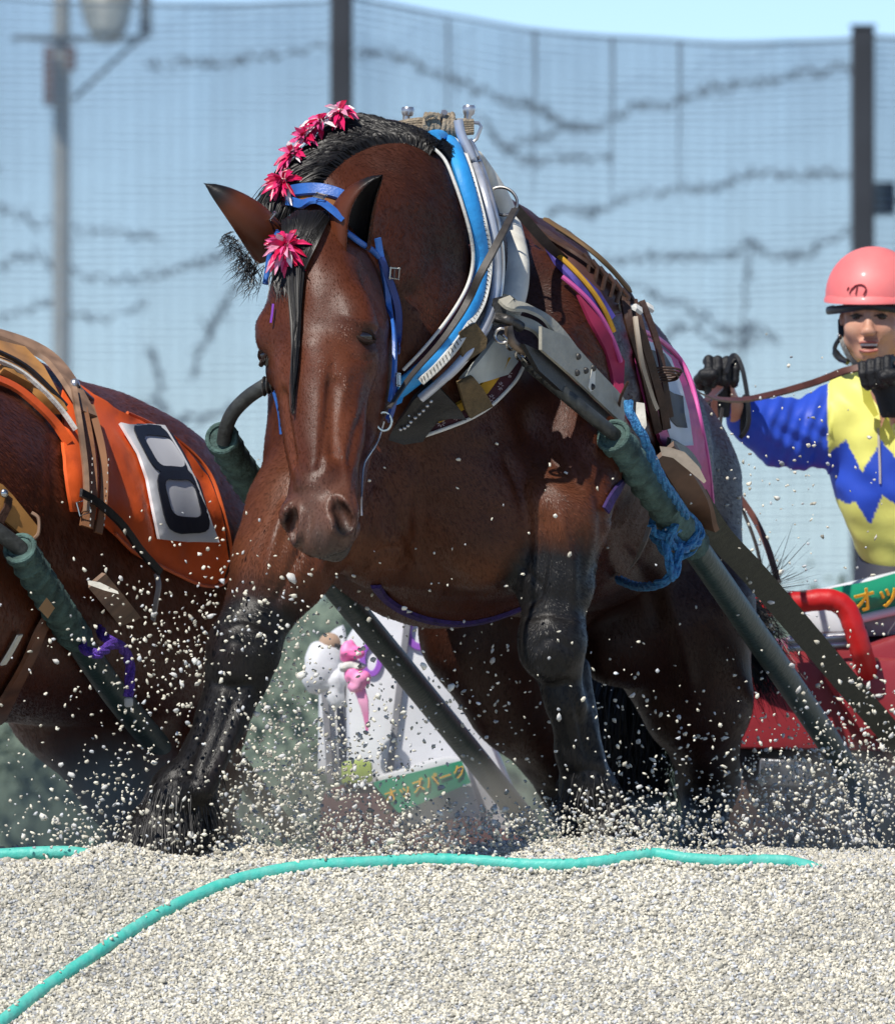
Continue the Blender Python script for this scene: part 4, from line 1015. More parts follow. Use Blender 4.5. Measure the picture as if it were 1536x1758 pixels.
# lower collar panels
patch(SK, [(775, 640), (806, 606), (832, 574), (868, 592), (880, 606), (852, 640), (806, 646), (782, 666)], .030, .006, 9).build('pale_panel', mat('pale_grey_leather', (.50, .53, .50), rough=.5, nscale=15, namt=.2), co)
patch(SK, [(852, 632), (880, 604), (888, 612), (866, 652), (838, 688), (812, 706), (790, 716), (760, 728), (735, 738), (722, 728), (760, 712), (800, 690), (826, 664)], .022, .005, 9).build('maroon_band', MAROON, co)
patch(SK, [(812, 650), (848, 618), (858, 612), (842, 640), (822, 668), (790, 690), (748, 712), (738, 704), (780, 680)], .027, .004, 9).build('yellow_felt', YELF, co)
p, nn = lay(SK, [(886, 612), (872, 640), (852, 668), (826, 694), (795, 714), (760, 728), (730, 738)], .030, None, 5, 4); MB().tube(p, .0042, 8).build('outer_piping', WHITE, co)
stars = MB()
for (u, v) in ((866, 618), (856, 640), (842, 660), (828, 680), (776, 706), (752, 716), (752, 590), (768, 560), (735, 612)):
    h, hn = SK.hit(u, v, None)
    for a in (0, .785, 1.57, 2.356):
        t = Vector((math.cos(a), 0, math.sin(a))); t = (t-hn*t.dot(hn)).normalized(); c = h+hn*(.030 if v > 600 and u > 740 else .034); stars.strip([c+t*.0035, c+t*.0095], hn, .0014, .001); stars.strip([c-t*.0035, c-t*.0095], hn, .0014, .001)
stars.build('star_stitching', mat('pale_thread', (.45, .38, .42), rough=.8), co, kind='stuff')
for poly in ([(763, 566), (786, 552), (802, 576), (800, 590), (770, 612), (768, 590)], [(766, 640), (790, 630), (806, 650), (827, 690), (792, 708), (782, 690)]):
    patch(SK, poly, .052 if poly[0][1] < 600 else .040, .005, 9).build('tan_strap', TANW, co)
patch(SK, [(732, 634), (752, 655), (772, 680), (788, 708), (760, 700), (745, 704), (728, 744), (700, 750), (676, 742), (688, 700), (706, 662)], .036, .008, 9).build('black_flap', BLACKL, co)
sd_ = MB()
for i in range(9):
    h, hn = SK.hit(728-i*4.1, 661+i*6.6, None); sd_.ball(h+hn*.047, .0042, 8, 5)
sd_.build('studs', SILVER, co, kind='stuff')
# hame tops, cross tube and rope
kn = lambda u, v0, v1, y: MB().tube([W(u, v1, y), W(u+1, (v0+v1)/2, y), W(u+2, v0+14, y), W(u+3, v0+5, y), W(u+3, v0, y)], [.009, .009, .0125, .015, .012], 14)
kn(697, 183, 214, .12).build('hame_knob', SILVER, co); kn(802, 180, 216, .10).build('hame_knob', SILVER, co)
MB().tube([W(u, v, .10) for u, v in ((806, 209), (822, 211), (826, 217), (818, 238), (812, 243), (798, 243))], .0038, 8).build('hame_loop', SILVER, co)
MB().tube([W(758, 204, .08), W(763, 192, .06)], [.006, .0075], 10).build('rope_pin', SILVER, co)
rp = thing('rope', 'beige hemp rope lashed across the top of the collar between two silver knobs', 'rope', W(750, 232, .1))
rr = random.Random(4)
for k in range(6):
    off_ = (k-2.5)*5.2; amp = rr.uniform(-2, 2)
    MB().tube(smooth_path([W(684, 218+off_*.5, .12), W(720, 217+off_*.8+amp, .10), W(755, 218+off_*.75, .085), W(790, 217+off_*.8-amp, .09), W(812, 217+off_*.7, .10)], 6), .0062, 8).build('strand', ROPE, rp)
for k in range(9):
    u = 726+k*7+rr.uniform(-2, 2); tl = rr.uniform(-10, 12)
    pts = [W(u+tl*math.cos(t)*.5, 217-20*math.cos(t)*(1+.1*rr.random()), .09-.030*math.sin(t)) for t in np.linspace(0, 6.283, 15)[:-1]]
    MB().tube(pts, .0056, 8, closed=True).build('coil', ROPE, rp)
MB().tube(smooth_path([W(728, 203, .05), W(740, 196, .05), W(752, 200, .05)], 4), .0055, 8).build('rope_end', ROPE, rp)
# rein ring and upper rein
rc = W(862, 345, -.10); rn = Vector((-.15, -.85, .3)).normalized(); t0 = rn.orthogonal().normalized(); t1 = rn.cross(t0)
MB().tube([rc+t0*(.030*math.cos(t))+t1*(.036*math.sin(t)) for t in np.linspace(0, 6.283, 29)[:-1]], .0034, 8, closed=True).build('terret_ring', STEEL, co)
rein = thing('rein', 'dark flat leather rein through the steel ring on the collar, running along the back', 'rein', W(880, 360, -.1))
rp1 = smooth_path([W(884, 358, -.20), W(866, 392, -.31), W(846, 430, -.36), W(822, 474, -.38), W(806, 510, -.36), W(786, 545, -.38), W(752, 592, -.42), W(705, 645, -.50), W(668, 700, -.62)], 6)
MB().strip(rp1, Vector((-.2, -.9, .3)), [.019]*20+[.019-.0003*i for i in range(len(rp1)-20)], .004).build('front_length', GREYL, rein)
rp2 = smooth_path([W(884, 356, -.09), W(905, 380, -.02), W(945, 424, .10), W(1000, 470, .24), (W(1040, 500, .40)), W(1062, 530, .5)], 6)
MB().strip(rp2, Vector((-.5, -.6, .6)), .022, .004).build('back_length', GREYL, rein)
# hame hook, chain, shaft rods ------------------------------------
tr = thing('trace_strap', 'pale grey leather trace with riveted plate running from the collar down the near flank', 'strap', W(960, 600, -.1))
p = smooth_path([W(866, 512, -.24), W(878, 522, -.26), W(905, 528, -.22), W(935, 545, -.16), W(962, 572, -.12), W(985, 602, -.08)], 6)
MB().strip(p, Vector((.0, -.8, .6)), .034, .006).build('upper_strap', TRACE, tr)
p = smooth_path([W(868, 544, -.24), W(890, 550, -.24), W(920, 562, -.2), W(945, 590, -.16), W(972, 622, -.12), W(1000, 650, -.08)], 6)
MB().strip(p, Vector((.1, -.9, .4)), .030, .006).build('lower_strap', TRACE, tr)
def slab(name, poly, ydep, th, m, parent, **k):
    """flat panel: polygon in the photo frame at its own depth (function of u), real thickness"""
    F_ = [W(u, v, ydep(u, v)) for u, v in poly]; nn = (F_[1]-F_[0]).cross(F_[2]-F_[0])
    for i in range(len(F_)-2): pass
    a = sum((F_[i].cross(F_[(i+1) % len(F_)]) for i in range(len(F_))), Vector()); nn = a.normalized()
    if nn.y > 0: nn = -nn; F_.reverse()
    B_ = [p_-nn*th for p_ in F_]; n_v = len(F_); FF = [tuple(range(n_v)), tuple(range(2*n_v-1, n_v-1, -1))]+[(i+n_v, (i+1) % n_v+n_v, (i+1) % n_v, i) for i in range(n_v)]
    return MB().add(F_+B_, FF).build(name, m, parent, smooth=False, **k)
yd = lambda u, v: -.14+(u-980)*.0022
slab('riveted_plate', [(930, 560), (975, 578), (1020, 628), (1060, 670), (1076, 690), (1070, 728), (1040, 700), (985, 648), (930, 600)], yd, .008, TRACE, tr)
for (u, v) in ((992, 612), (1018, 632), (990, 640), (1005, 636), (1016, 664)): MB().ball(W(u, v, yd(u, v)-.004), (.0075, .004, .0075), 12, 6).build('rivet', DSTEEL, tr)
slab('plate_edge', [(1016, 634), (1022, 634), (1021, 668), (1014, 672), (1010, 664)], lambda u, v: yd(u, v)-.004, .006, CREAM, tr)
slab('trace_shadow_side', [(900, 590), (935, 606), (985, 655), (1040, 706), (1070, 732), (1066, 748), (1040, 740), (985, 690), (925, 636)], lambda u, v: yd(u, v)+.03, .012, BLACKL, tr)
def rope_tube(path, r, m, name, parent, twist=.5, **k):
    """three-strand twisted rope"""
    P_ = smooth_path(path, 8) if len(path) < 40 else path; mb = MB(); L = 0; nrm = None; tracks = [[], [], []]
    for i, q in enumerate(P_):
        t = (P_[min(i+1, len(P_)-1)]-P_[max(i-1, 0)]).normalized()
        if nrm is None: nrm = t.orthogonal().normalized()
        nrm = (nrm-t*nrm.dot(t)).normalized(); b = t.cross(nrm)
        if i: L += (q-P_[i-1]).length
        for j in range(3):
            a = L/r*twist+j*2.094; tracks[j].append(q+nrm*math.cos(a)*r*.5+b*math.sin(a)*r*.5)
    for tk in tracks: mb.tube(tk, r*.56, 6)
    return mb.build(name, m, parent, **k)
def chain_links(a, b, n, r, m, parent):
    for i in range(n):
        c = a.lerp(b, (i+.5)/n); d = (b-a).normalized(); s1 = d.orthogonal().normalized() if i % 2 else d.cross(d.orthogonal()).normalized(); L = (b-a).length/n*.75
        MB().tube([c+d*(L*math.cos(t))+s1*(r*math.sin(t)) for t in np.linspace(0, 6.283, 13)[:-1]], r*.28, 6, closed=True).build('chain_link', m, parent)
def shaft(label, rod, rodr, wrap, tube, wr, tr_, cl):
    o = thing('sled_shaft', label, 'shaft', rod[-1], group='green wrapped sled shafts')
    MB().tube(smooth_path(rod, 6), rodr, 12).build('rod', mat('worn_rod', (.085, .090, .085), rough=.5, metal=.3, nscale=25, namt=.5, bump=.3, bscale=80), o)
    mb = MB(); wrap_tubes(mb, wrap, wr, cl, .55, 16); mb.build('bandage', GWRAP, o)
    a, b = wrap[0], wrap[1]; d = (b-a).normalized(); s1 = d.orthogonal().normalized(); s2 = d.cross(s1)
    MB().tube([a+s1*(wr*1.05*math.cos(t))+s2*(wr*1.05*math.sin(t)) for t in np.linspace(0, 6.283, 21)[:-1]], .006, 8, closed=True).build('bandage_lip', GWRAP, o)
    MB().tube(smooth_path(tube, 6), tr_, 16).build('pipe', GTUBE, o)
    return o
s1 = shaft('green wrapped shaft on the right of the centre horse with its blue rope knot', [W(912, 628, -.16), W(940, 652, -.14), W(1000, 702, -.10), W(1062, 752, -.02)], .0155,
           [W(1052, 748, -.03), W(1090, 800, .10), W(1140, 868, .32), W(1188, 935, .58)], [W(1150, 880, .40), W(1200, 950, .66), W(1290, 1080, 1.3), W(1390, 1225, 2.2), W(1480, 1360, 3.1), W(1545, 1455, 3.7)], .033, .031, 9)
mb = MB(); 
for i in range(5): mb.ball(W(905+i*8, 622+i*7, -.165), (.014+.003*(i % 2), .012, .013), 10, 7)
mb.build('taped_joint', mat('black_tape', (.035, .037, .037), rough=.4, nscale=60, namt=.5, bump=.6), s1)
chain_links(W(866, 578, -.27), W(905, 622, -.18), 5, .011, STEEL, s1)
MB().tube([W(862, 576, -.27)+Vector((.016*math.cos(t), 0, .016*math.sin(t))) for t in np.linspace(0, 6.283, 15)[:-1]], .004, 8, closed=True).build('ring', STEEL, s1)
hk = thing('hame_hook', 'rusty steel hook joining the white hame to the pale trace', 'hook', W(900, 620, -.2))
MB().tube(smooth_path([W(850, 545, -.22), W(868, 548, -.26), W(885, 556, -.25), W(894, 562, -.24)], 5), .012, 10).build('hook_eye', DSTEEL, hk)
MB().tube(smooth_path([W(872, 560, -.27), W(876, 580, -.27), W(886, 594, -.26), W(905, 604, -.24)], 5), .010, 10).build('hook_tip', mat('rusty_steel', (.30, .22, .16), rough=.5, metal=.5, nscale=40, namt=.5), hk)
slab('hook_plate', [(846, 512), (862, 508), (870, 514), (868, 552), (850, 560), (840, 548)], lambda u, v: -.235, .014, DSTEEL, hk)
s2_ = shaft('green wrapped shaft on the left of the centre horse passing behind its foreleg', [W(472, 652, .05), W(455, 662, .05), W(425, 682, .08), W(400, 708, .10), W(388, 735, .12), W(384, 760, .14)], .0165,
            [W(381, 752, .14), W(402, 790, .30), W(432, 835, .52), W(470, 885, .75)], [W(450, 860, .65), W(560, 990, 1.3), W(700, 1160, 2.2), W(810, 1295, 3.0), W(905, 1415, 3.6)], .031, .030, 8)
mb = MB(); 
for i in range(3): mb.tube([W(468-i*7, 655+i*4, .04)+Vector((0, .018*math.cos(t), .020*math.sin(t)))+Vector((.005*math.cos(t), 0, 0)) for t in np.linspace(0, 6.283, 13)[:-1]], .003, 6, closed=True)
mb.build('wire_binding', DSTEEL, s2_, kind='stuff')
rope_tube([W(448, 880, .6), W(450, 895, .58), W(446, 902, .56), W(455, 905, .6)], .011, BROPE, 'blue_rope', None, label='end of a blue rope tied under the left shaft wrapping', cat='rope')
ot = thing('side_trace', 'long olive webbing trace running back to the red sled on the right', 'strap', W(1300, 1000, 1.5))
p = smooth_path([W(1195, 855, .50), W(1230, 915, .75), W(1290, 980, 1.25), W(1380, 1085, 2.0), W(1460, 1180, 2.8), W(1520, 1250, 3.3), W(1580, 1325, 3.8)], 6)
MB().strip(p, Vector((-.35, -.8, .45)), .060, .008).build('webbing', OLIVE, ot)
p = smooth_path([W(1140, 775, .28), W(1160, 805, .36), W(1195, 862, .48), W(1212, 905, .60)], 5)
MB().strip(p, Vector((-.2, -.9, .3)), .062, .010).build('leather_end', mat('worn_tan_leather', (.20, .10, .055), rough=.6, nscale=14, namt=.35), ot)
slab('pale_tail', [(1132, 766), (1150, 768), (1175, 776), (1200, 802), (1212, 826), (1208, 830), (1180, 806), (1155, 786), (1136, 782)], lambda u, v: .20, .005, mat('frayed_webbing', (.36, .30, .24), rough=.85, nscale=50, namt=.2), ot)
# blue rope: fall, knot, loops
brp = thing('blue_rope', 'bright blue twisted rope knotted round the right-hand shaft with hanging loops', 'rope', W(1150, 1005, .3))
rope_tube([W(1078, 690, -.04), W(1084, 715, -.06), W(1104, 750, -.05), W(1121, 790, .01), W(1138, 825, .08), W(1158, 855, .18), W(1178, 885, .30)], .011, BROPE, 'fall', brp)
rope_tube([W(1118, 905, .32), W(1124, 915, .36), W(1150, 918, .36), W(1175, 900, .44), W(1196, 900, .50), W(1202, 920, .50), W(1190, 936, .46), W(1165, 930, .44), W(1150, 915, .38), W(1140, 895, .40)], .010, BROPE, 'knot', brp)
rope_tube([W(1130, 925, .38), W(1150, 905, .36), W(1180, 885, .42), W(1196, 912, .46), W(1172, 945, .42), W(1148, 928, .36), W(1160, 900, .34)], .010, BROPE, 'knot', brp)
for k in range(2):
    c = W(1150+14*k, 905+20*k, .46+.07*k); d = (W(1200, 950, .66)-W(1150, 880, .40)).normalized(); a1 = d.orthogonal().normalized(); a2 = d.cross(a1)
    rope_tube([c+a1*(.043*math.cos(t))+a2*(.043*math.sin(t)) for t in np.linspace(0, 6.283, 24)], .009, BROPE, 'turn', brp)
rope_tube([W(1140, 925, .37), W(1145, 950, .36), W(1152, 980, .36), W(1156, 990, .37), W(1164, 960, .38), W(1166, 935, .40)], .011, BROPE, 'loop', brp)
rope_tube([W(1155, 985, .37), W(1140, 998, .38), W(1118, 1006, .44), W(1090, 1006, .60), W(1062, 995, .8)], .011, BROPE, 'loop', brp)
MB().strip([W(1114, 905, .30), W(1106, 930, .30), W(1095, 955, .34), W(1082, 975, .40)], Vector((-.3, -.9, .1)), [.012, .012, .009, .003], .003).build('thin_strap', mat('dull_grey_strap', (.16, .14, .13), rough=.8), brp)
# back pad, number cloth, girth -----------------------------------
nc = thing('number_cloth', 'pink-edged racing number cloth on the centre horse\'s flank behind the brown straps', 'cloth', W(1130, 850, .6))
CR = mat('crimson_cloth', (.38, .02, .085), rough=.75, nscale=12, namt=.2)
patch(SK, [(985, 508), (1020, 548), (1045, 590), (1062, 620), (1060, 690), (1085, 740), (1050, 700), (1042, 640), (1030, 600), (1005, 555)], .010, .004, 11, wrinkle=.004, y0=.3).build('crimson_panel', CR, nc)
patch(SK, [(1075, 572), (1110, 590), (1150, 625), (1178, 690), (1195, 760), (1206, 820), (1208, 862), (1180, 840), (1150, 800), (1125, 765), (1100, 700), (1085, 640)], .014, .004, 9, wrinkle=.004, y0=.6).build('pink_cloth', PINKE, nc)
GP_ = mat('shaded_white_panel', (.50, .55, .62), rough=.6, nscale=10, namt=.08)  # white number panel, its blue-grey shade put into the colour
patch(SK, [(1082, 585), (1108, 596), (1135, 622), (1152, 665), (1164, 710), (1172, 765), (1136, 766), (1128, 740), (1112, 690), (1098, 640)], .023, .003, 8, y0=.6).build('number_panel', GP_, nc)
NUM = mat('number_ink', (.055, .060, .068), rough=.7)
patch(SK, [(1096, 606), (1118, 614), (1132, 638), (1138, 654), (1122, 648), (1106, 640)], .030, .002, 6, y0=.6).build('numeral', NUM, nc)
patch(SK, [(1118, 668), (1134, 680), (1150, 686), (1152, 712), (1157, 736), (1140, 734), (1128, 724), (1126, 700)], .030, .002, 6, y0=.6).build('numeral', NUM, nc)
p, nn = lay(SK, [(1078, 570), (1112, 586), (1150, 618), (1172, 660), (1186, 720), (1200, 790), (1208, 860)], .020, .5, 5, 4); MB().tube(p, .006, 8).build('pink_binding', mat('bright_pink', (.75, .12, .42), rough=.5), nc)
bs = thing('back_saddle', 'brown leather back pad and breeching straps with white keepers over the centre horse\'s back', 'saddle', W(1050, 720, .3))
patch(SK, [(908, 412), (940, 424), (1000, 455), (1040, 500), (1060, 540), (1035, 545), (1000, 505), (955, 455), (915, 425)], .020, .012, 10, y0=.2).build('leather_pad', mat('plum_leather', (.115, .052, .045), rough=.5, nscale=15, namt=.3), bs)
patch(SK, [(935, 432), (975, 462), (1020, 505), (1045, 545), (1030, 560), (990, 505), (950, 458)], .012, .006, 9, y0=.2, wrinkle=.003).build('violet_pad', mat('violet_cloth', (.09, .07, .36), rough=.6, nscale=25, namt=.6, col2=(.02, .012, .10)), bs)
p, nn = lay(SK, [(935, 436), (965, 462), (1000, 500), (1025, 540), (1038, 572)], .022, .2, 5, 3); MB().tube(p, .006, 8).build('mustard_piping', YELF, bs)
p, nn = lay(SK, [(960, 484), (990, 510), (1018, 545), (1040, 590), (1050, 620)], .020, .2, 5, 3); MB().tube(p, .0055, 8).build('pink_piping', mat('bright_pink', (.75, .12, .42)), bs)
for k, pl in enumerate(([(912, 414), (952, 440), (1000, 474), (1040, 512), (1056, 542)], [(950, 428), (985, 450), (1022, 482), (1050, 518), (1064, 545)], [(925, 412), (964, 438), (1010, 474), (1046, 514)])):
    strap('back_strap', pl, .024-.004*k, .006, .036+.006*k, (BROWNL, GREYL, mat('ochre_leather', (.20, .12, .05), rough=.7))[k], bs, y0=.35)
for k in range(7):
    u, v = 985+k*10, 462+k*9; h, hn = SK.hit(u, v, .4); MB().tube([h+hn*.045, h+hn*.05+Vector((.01, 0, -.02)), h+hn*.036+Vector((.012, 0, -.045))], .0055, 8).build('lacing', BROWNL, bs)
for k, (pl, m_, w_) in enumerate((([(1040, 520), (1048, 560), (1060, 600), (1075, 645), (1086, 690), (1098, 740)], BROWNL, .020), ([(1052, 530), (1062, 570), (1076, 615), (1090, 660), (1102, 700), (1108, 735)], BROWNL, .020),
                               ([(1064, 535), (1080, 575), (1094, 620), (1102, 670), (1110, 715)], BROWNL, .014), ([(1046, 555), (1052, 600), (1060, 640), (1072, 680), (1082, 700)], mat('cream_strap', (.55, .46, .36), rough=.6), .010))):
    strap('hanging_strap', pl, w_*1.15, .007, .040+.006*k, m_, bs, y0=.15, sm=5, face=.7)
for (u, v) in ((1046, 538), (1068, 540)):
    h, hn = SK.hit(u, v, .3); c = h+hn*.050; t = Vector((.9, 0, -.15)).normalized(); MB().strip([c-t*.024+Vector((0, .012, -.006)), c-t*.012, c+t*.012, c+t*.024+Vector((0, .012, -.006))], hn, .020, .008).build('white_keeper', WHITE, bs)
for k in range(3):
    h, hn = SK.hit(1096, 652, .3); c = h+hn*(.060); MB().tube([c+Vector(((.030+.004*k)*math.cos(t), -.012*math.sin(t)-.006, .009*math.sin(t)+.006*k)) for t in np.linspace(0, 6.283, 17)[:-1]], .003, 6, closed=True).build('tie_cord', BROWNL, bs)
p = [W(1072, 668, .02), W(1064, 690, .02), W(1075, 672, .02)]; MB().tube(smooth_path([W(1078, 655, .0), W(1066, 680, .02), W(1062, 700, .05)], 4), .0035, 6).build('tie_cord', BROWNL, bs)
slab('cream_tab', [(1092, 690), (1106, 692), (1110, 730), (1104, 742), (1090, 740)], lambda u, v: .16, .006, CREAM, bs)
strap('breeching', [(1120, 765), (1140, 776), (1158, 790), (1172, 812)], .05, .010, .030, BLACKL, bs, y0=.6)
gi = thing('girth', 'dark purple girth strap under the centre horse\'s belly', 'strap', W(770, 1075, .4))
p, nn = lay(SK, [(645, 1003), (665, 1028), (700, 1050), (745, 1064), (800, 1068), (850, 1058), (892, 1042)], .006, None, 5, 5); MB().strip(p, nn, .024, .008).build('girth_band', PURPLE, gi)
strap('girth_band', [(1075, 805), (1062, 830), (1048, 852), (1036, 876)], .026, .006, .005, PURPLE, gi)
# ================================================================ harness of the horse at the left
ORANGE = mat('orange_cloth', (.90, .13, .02), rough=.55, nscale=6, namt=.18, bump=.25, bscale=22)
c8 = thing('number_cloth', 'orange racing cloth with a black 8 on the horse at the left edge', 'cloth', W(240, 1000, 1.3))
patch(SK2, [(100, 655), (150, 690), (205, 722), (262, 748), (310, 782), (345, 822), (362, 870), (375, 920), (382, 965), (374, 992), (355, 1004), (320, 998), (262, 970), (215, 948), (180, 915), (140, 880), (110, 880), (98, 810)], .016, .004, 11, wrinkle=.007, y0=1.2, seed=8).build('orange_cloth', ORANGE, c8)
p, nn = lay(SK2, [(205, 722), (262, 748), (310, 782), (345, 822), (362, 870), (375, 920), (382, 965), (374, 992), (355, 1004), (320, 998), (262, 970), (215, 948), (180, 915)], .026, 1.2, 4, 2); MB().tube(p, .0045, 6).build('hem', mat('orange_hem', (.88, .16, .04), rough=.5), c8)
patch(SK2, [(185, 742), (200, 745), (232, 744), (262, 748), (288, 790), (310, 830), (330, 880), (350, 932), (300, 932), (248, 926), (238, 880), (228, 830), (214, 790)], .038, .003, 7, y0=1.2).build('white_panel', mat('white_panel', (.78, .79, .82), rough=.6, nscale=8, namt=.06), c8)
def ring_patch(skin, outer, inner, off, th, m, name, parent, y0):
    """ring-shaped stroke: quads between two outlines with the same number of points"""
    A = [skin.hit(u, v, y0) for u, v in outer]; B = [skin.hit(u, v, y0) for u, v in inner]; n = len(A); V_ = []; F_ = []
    for d in (off+th, off-.0015):
        for L in (A, B): V_ += [p+nn*d for p, nn in L]
    for i in range(n):
        j = (i+1) % n; F_ += [(i, j, n+j, n+i), (2*n+i, 3*n+i, 3*n+j, 2*n+j), (i, 2*n+i, 2*n+j, j), (n+i, n+j, 3*n+j, 3*n+i)]
    mb = MB().add(V_, F_); o = mb.build(name, m, parent, smooth=False); return o
def rrect(q, r=.32, k=5):
    """rounded quadrilateral"""
    out = []
    for i in range(4):
        p = Vector(q[i]); a = Vector(q[i-1]); b = Vector(q[(i+1) % 4]); s0 = p.lerp(a, r); s1 = p.lerp(b, r)
        for j in range(k): t = j/(k-1); out.append(tuple((s0*(1-t)**2+p*2*t*(1-t)+s1*t*t)))
        n_ = 3
        for j in range(1, n_): 
            t = j/n_; e = b.lerp(p, r); out.append(tuple(s1.lerp(e, t)))
    return out
INK = mat('navy_black', (.012, .014, .024), rough=.55, nscale=30, namt=.2)
ring_patch(SK2, rrect([(198, 742), (268, 752), (312, 832), (240, 822)], .30), rrect([(218, 761), (268, 767), (296, 815), (248, 813)], .26), .0415, .001, INK, 'digit_loop', c8, 1.2)
ring_patch(SK2, rrect([(238, 818), (312, 824), (338, 918), (260, 918)], .30), rrect([(254, 833), (305, 835), (321, 894), (268, 890)], .26), .0420, .001, INK, 'digit_loop', c8, 1.2)
s3 = thing('back_saddle', 'tan and brown leather back pad and straps on the horse at the left edge', 'saddle', W(120, 900, .7))
strap3 = lambda nm, pl, w_, th, off, m_, **k: strap(nm, pl, w_, th, off, m_, s3, skin=SK2, **k)
TAN1 = mat('honey_leather', (.52, .25, .07), rough=.5, nscale=14, namt=.2); TAN2 = mat('saddle_leather', (.27, .12, .055), rough=.5, nscale=20, namt=.25, bump=.2, bscale=80)
WOR = mat('worn_leather', (.36, .22, .14), rough=.6, nscale=18, namt=.4)
patch(SK2, [(-20, 606), (30, 618), (60, 650), (80, 690), (96, 720), (80, 720), (40, 680), (-20, 648)], .030, .012, 10, y0=.7).build('honey_pad', TAN1, s3)
strap3('orange_edge', [(-20, 655), (20, 672), (60, 704), (90, 735), (110, 765)], .030, .006, .012, ORANGE, y0=.7, face=.3)
strap3('white_edge', [(-20, 638), (20, 656), (60, 690), (90, 722), (110, 750)], .010, .008, .030, WHITE, y0=.7, face=.3)
strap3('dark_edge', [(-20, 628), (25, 650), (62, 684), (92, 716)], .010, .008, .036, BLACKL, y0=.7, face=.3)
strap3('saddle_flap', [(-20, 598), (40, 618), (80, 645), (110, 690), (130, 730)], .055, .010, .034, WOR, y0=.7, face=.2)
for k, (pl, w_, m_) in enumerate((([(118, 700), (128, 760), (134, 820), (132, 870), (126, 905)], .034, TAN2), ([(132, 715), (146, 770), (152, 820), (150, 870), (142, 915)], .022, mat('saddle_leather_b', (.33, .16, .08), rough=.5)), ([(104, 690), (112, 760), (118, 820), (118, 880)], .014, WOR))):
    strap3('hanging_strap', pl, w_, .008, .030+.006*k, m_, y0=.8, face=.6)
for (u0, v0, u1, v1) in ((124, 800, 118, 900), (150, 800, 142, 900)):
    p, nn = lay(SK2, [(u0, v0), ((u0+u1)/2, (v0+v1)/2), (u1, v1)], .055, .8, 8, 2); sb = MB()
    for q in p[::2]: sb.tube([q+Vector((0, -.004, 0)), q+Vector((0, -.004, -.005))], .0012, 4)
    sb.build('stitching', WHITE, s3, kind='stuff')
strap3('buckled_strap', [(104, 852), (125, 862), (150, 880), (180, 908), (210, 945), (240, 975)], .020, .007, .050, BLACKL, y0=.8, face=.5)
h_, hn_ = SK2.hit(145, 872, .8); c_ = h_+Vector((0, -.075, 0)); MB().tube([c_+Vector((x, 0, z)) for x, z in ((-.016, .012), (.010, .018), (.016, -.010), (-.008, -.018))], .003, 6, closed=True).build('buckle', STEEL, s3)
MB().tube([W(135, 668, .9), W(160, 690, 1.0), W(180, 705, 1.1)], .008, 8).build('pad_rail', BLACKL, s3)
MB().ball(W(128, 660, .9), (.012, .012, .014), 10, 7).build('pad_knob', SILVER, s3)
tb = thing('trace_strap', 'honey coloured leather trace with a rivet on the horse at the left edge', 'strap', W(40, 900, .2))
slab('leather_plate', [(-30, 815), (5, 832), (22, 850), (66, 905), (60, 925), (52, 930), (10, 895), (-30, 885)], lambda u, v: .30+u*.001, .010, TAN1, tb)
slab('plate_fold', [(12, 848), (22, 856), (20, 872), (6, 900), (-6, 892), (8, 870)], lambda u, v: .288+u*.001, .005, BROWNL, tb)
MB().ball(W(7, 847, .292), (.010, .005, .010), 12, 6).build('rivet', STEEL, tb)
MB().tube(smooth_path([W(54, 880, .32), W(66, 890, .32), W(66, 915, .32), W(56, 930, .33), W(70, 950, .35)], 5), .004, 6).build('lacing', WOR, tb)
gi2 = thing('girth', 'brown punched leather girth strap hanging on the horse at the left edge', 'strap', W(40, 1200, .4))
p, nn = lay(SK2, [(80, 1045), (60, 1080), (45, 1120), (22, 1165), (0, 1210), (-15, 1240)], .016, .3, 5, 4); MB().strip(p, nn, .050, .008).build('girth_band', mat('rust_leather', (.22, .085, .04), rough=.55, nscale=18, namt=.35), gi2)
slab('strap_end', [(66, 1045), (80, 1026), (94, 1044), (82, 1062)], lambda u, v: .36, .012, TAN1, gi2)
p, nn = lay(SK2, [(28, 1085), (15, 1110), (0, 1135)], .012, .3, 4, 2); MB().strip(p, nn, .022, .004).build('pale_lining', CREAM, gi2)
s4 = shaft('green wrapped shaft beside the horse at the left edge with a purple cord', [W(-40, 890, .26), W(0, 915, .28), W(42, 948, .31)], .019,
           [W(34, 942, .30), W(60, 985, .40), W(98, 1045, .56), W(130, 1095, .74)], [W(110, 1062, .62), W(200, 1195, 1.2), W(330, 1350, 2.3), W(440, 1480, 3.3)], .032, .031, 9)
tt = thing('side_trace', 'long brown and olive trace slanting down behind the centre horse\'s left foreleg', 'strap', W(400, 1400, 2))
p = smooth_path([W(165, 995, .55), W(210, 1050, .9), W(275, 1135, 1.5)], 6); MB().strip(p, Vector((-.35, -.8, .45)), .050, .008).build('leather_end', WOR, tt)
p = smooth_path([W(262, 1120, 1.4), W(330, 1205, 2.0), W(420, 1330, 2.8), W(500, 1440, 3.6)], 6); MB().strip(p, Vector((-.35, -.8, .45)), .052, .006).build('webbing', mat('grey_olive_webbing', (.17, .165, .12), rough=.85, nscale=40, namt=.25), tt)
slab('pale_tail', [(150, 996), (172, 1000), (202, 1015), (204, 1020), (180, 1014), (152, 1004)], lambda u, v: .50, .005, CREAM, tt)
VIO = mat('violet_cord', (.16, .06, .55), rough=.6, nscale=200, namt=.4, bump=.8, bscale=220)
vc = thing('cord', 'purple braided cord with a white end tied round the shaft at the left', 'cord', W(218, 1210, .8))
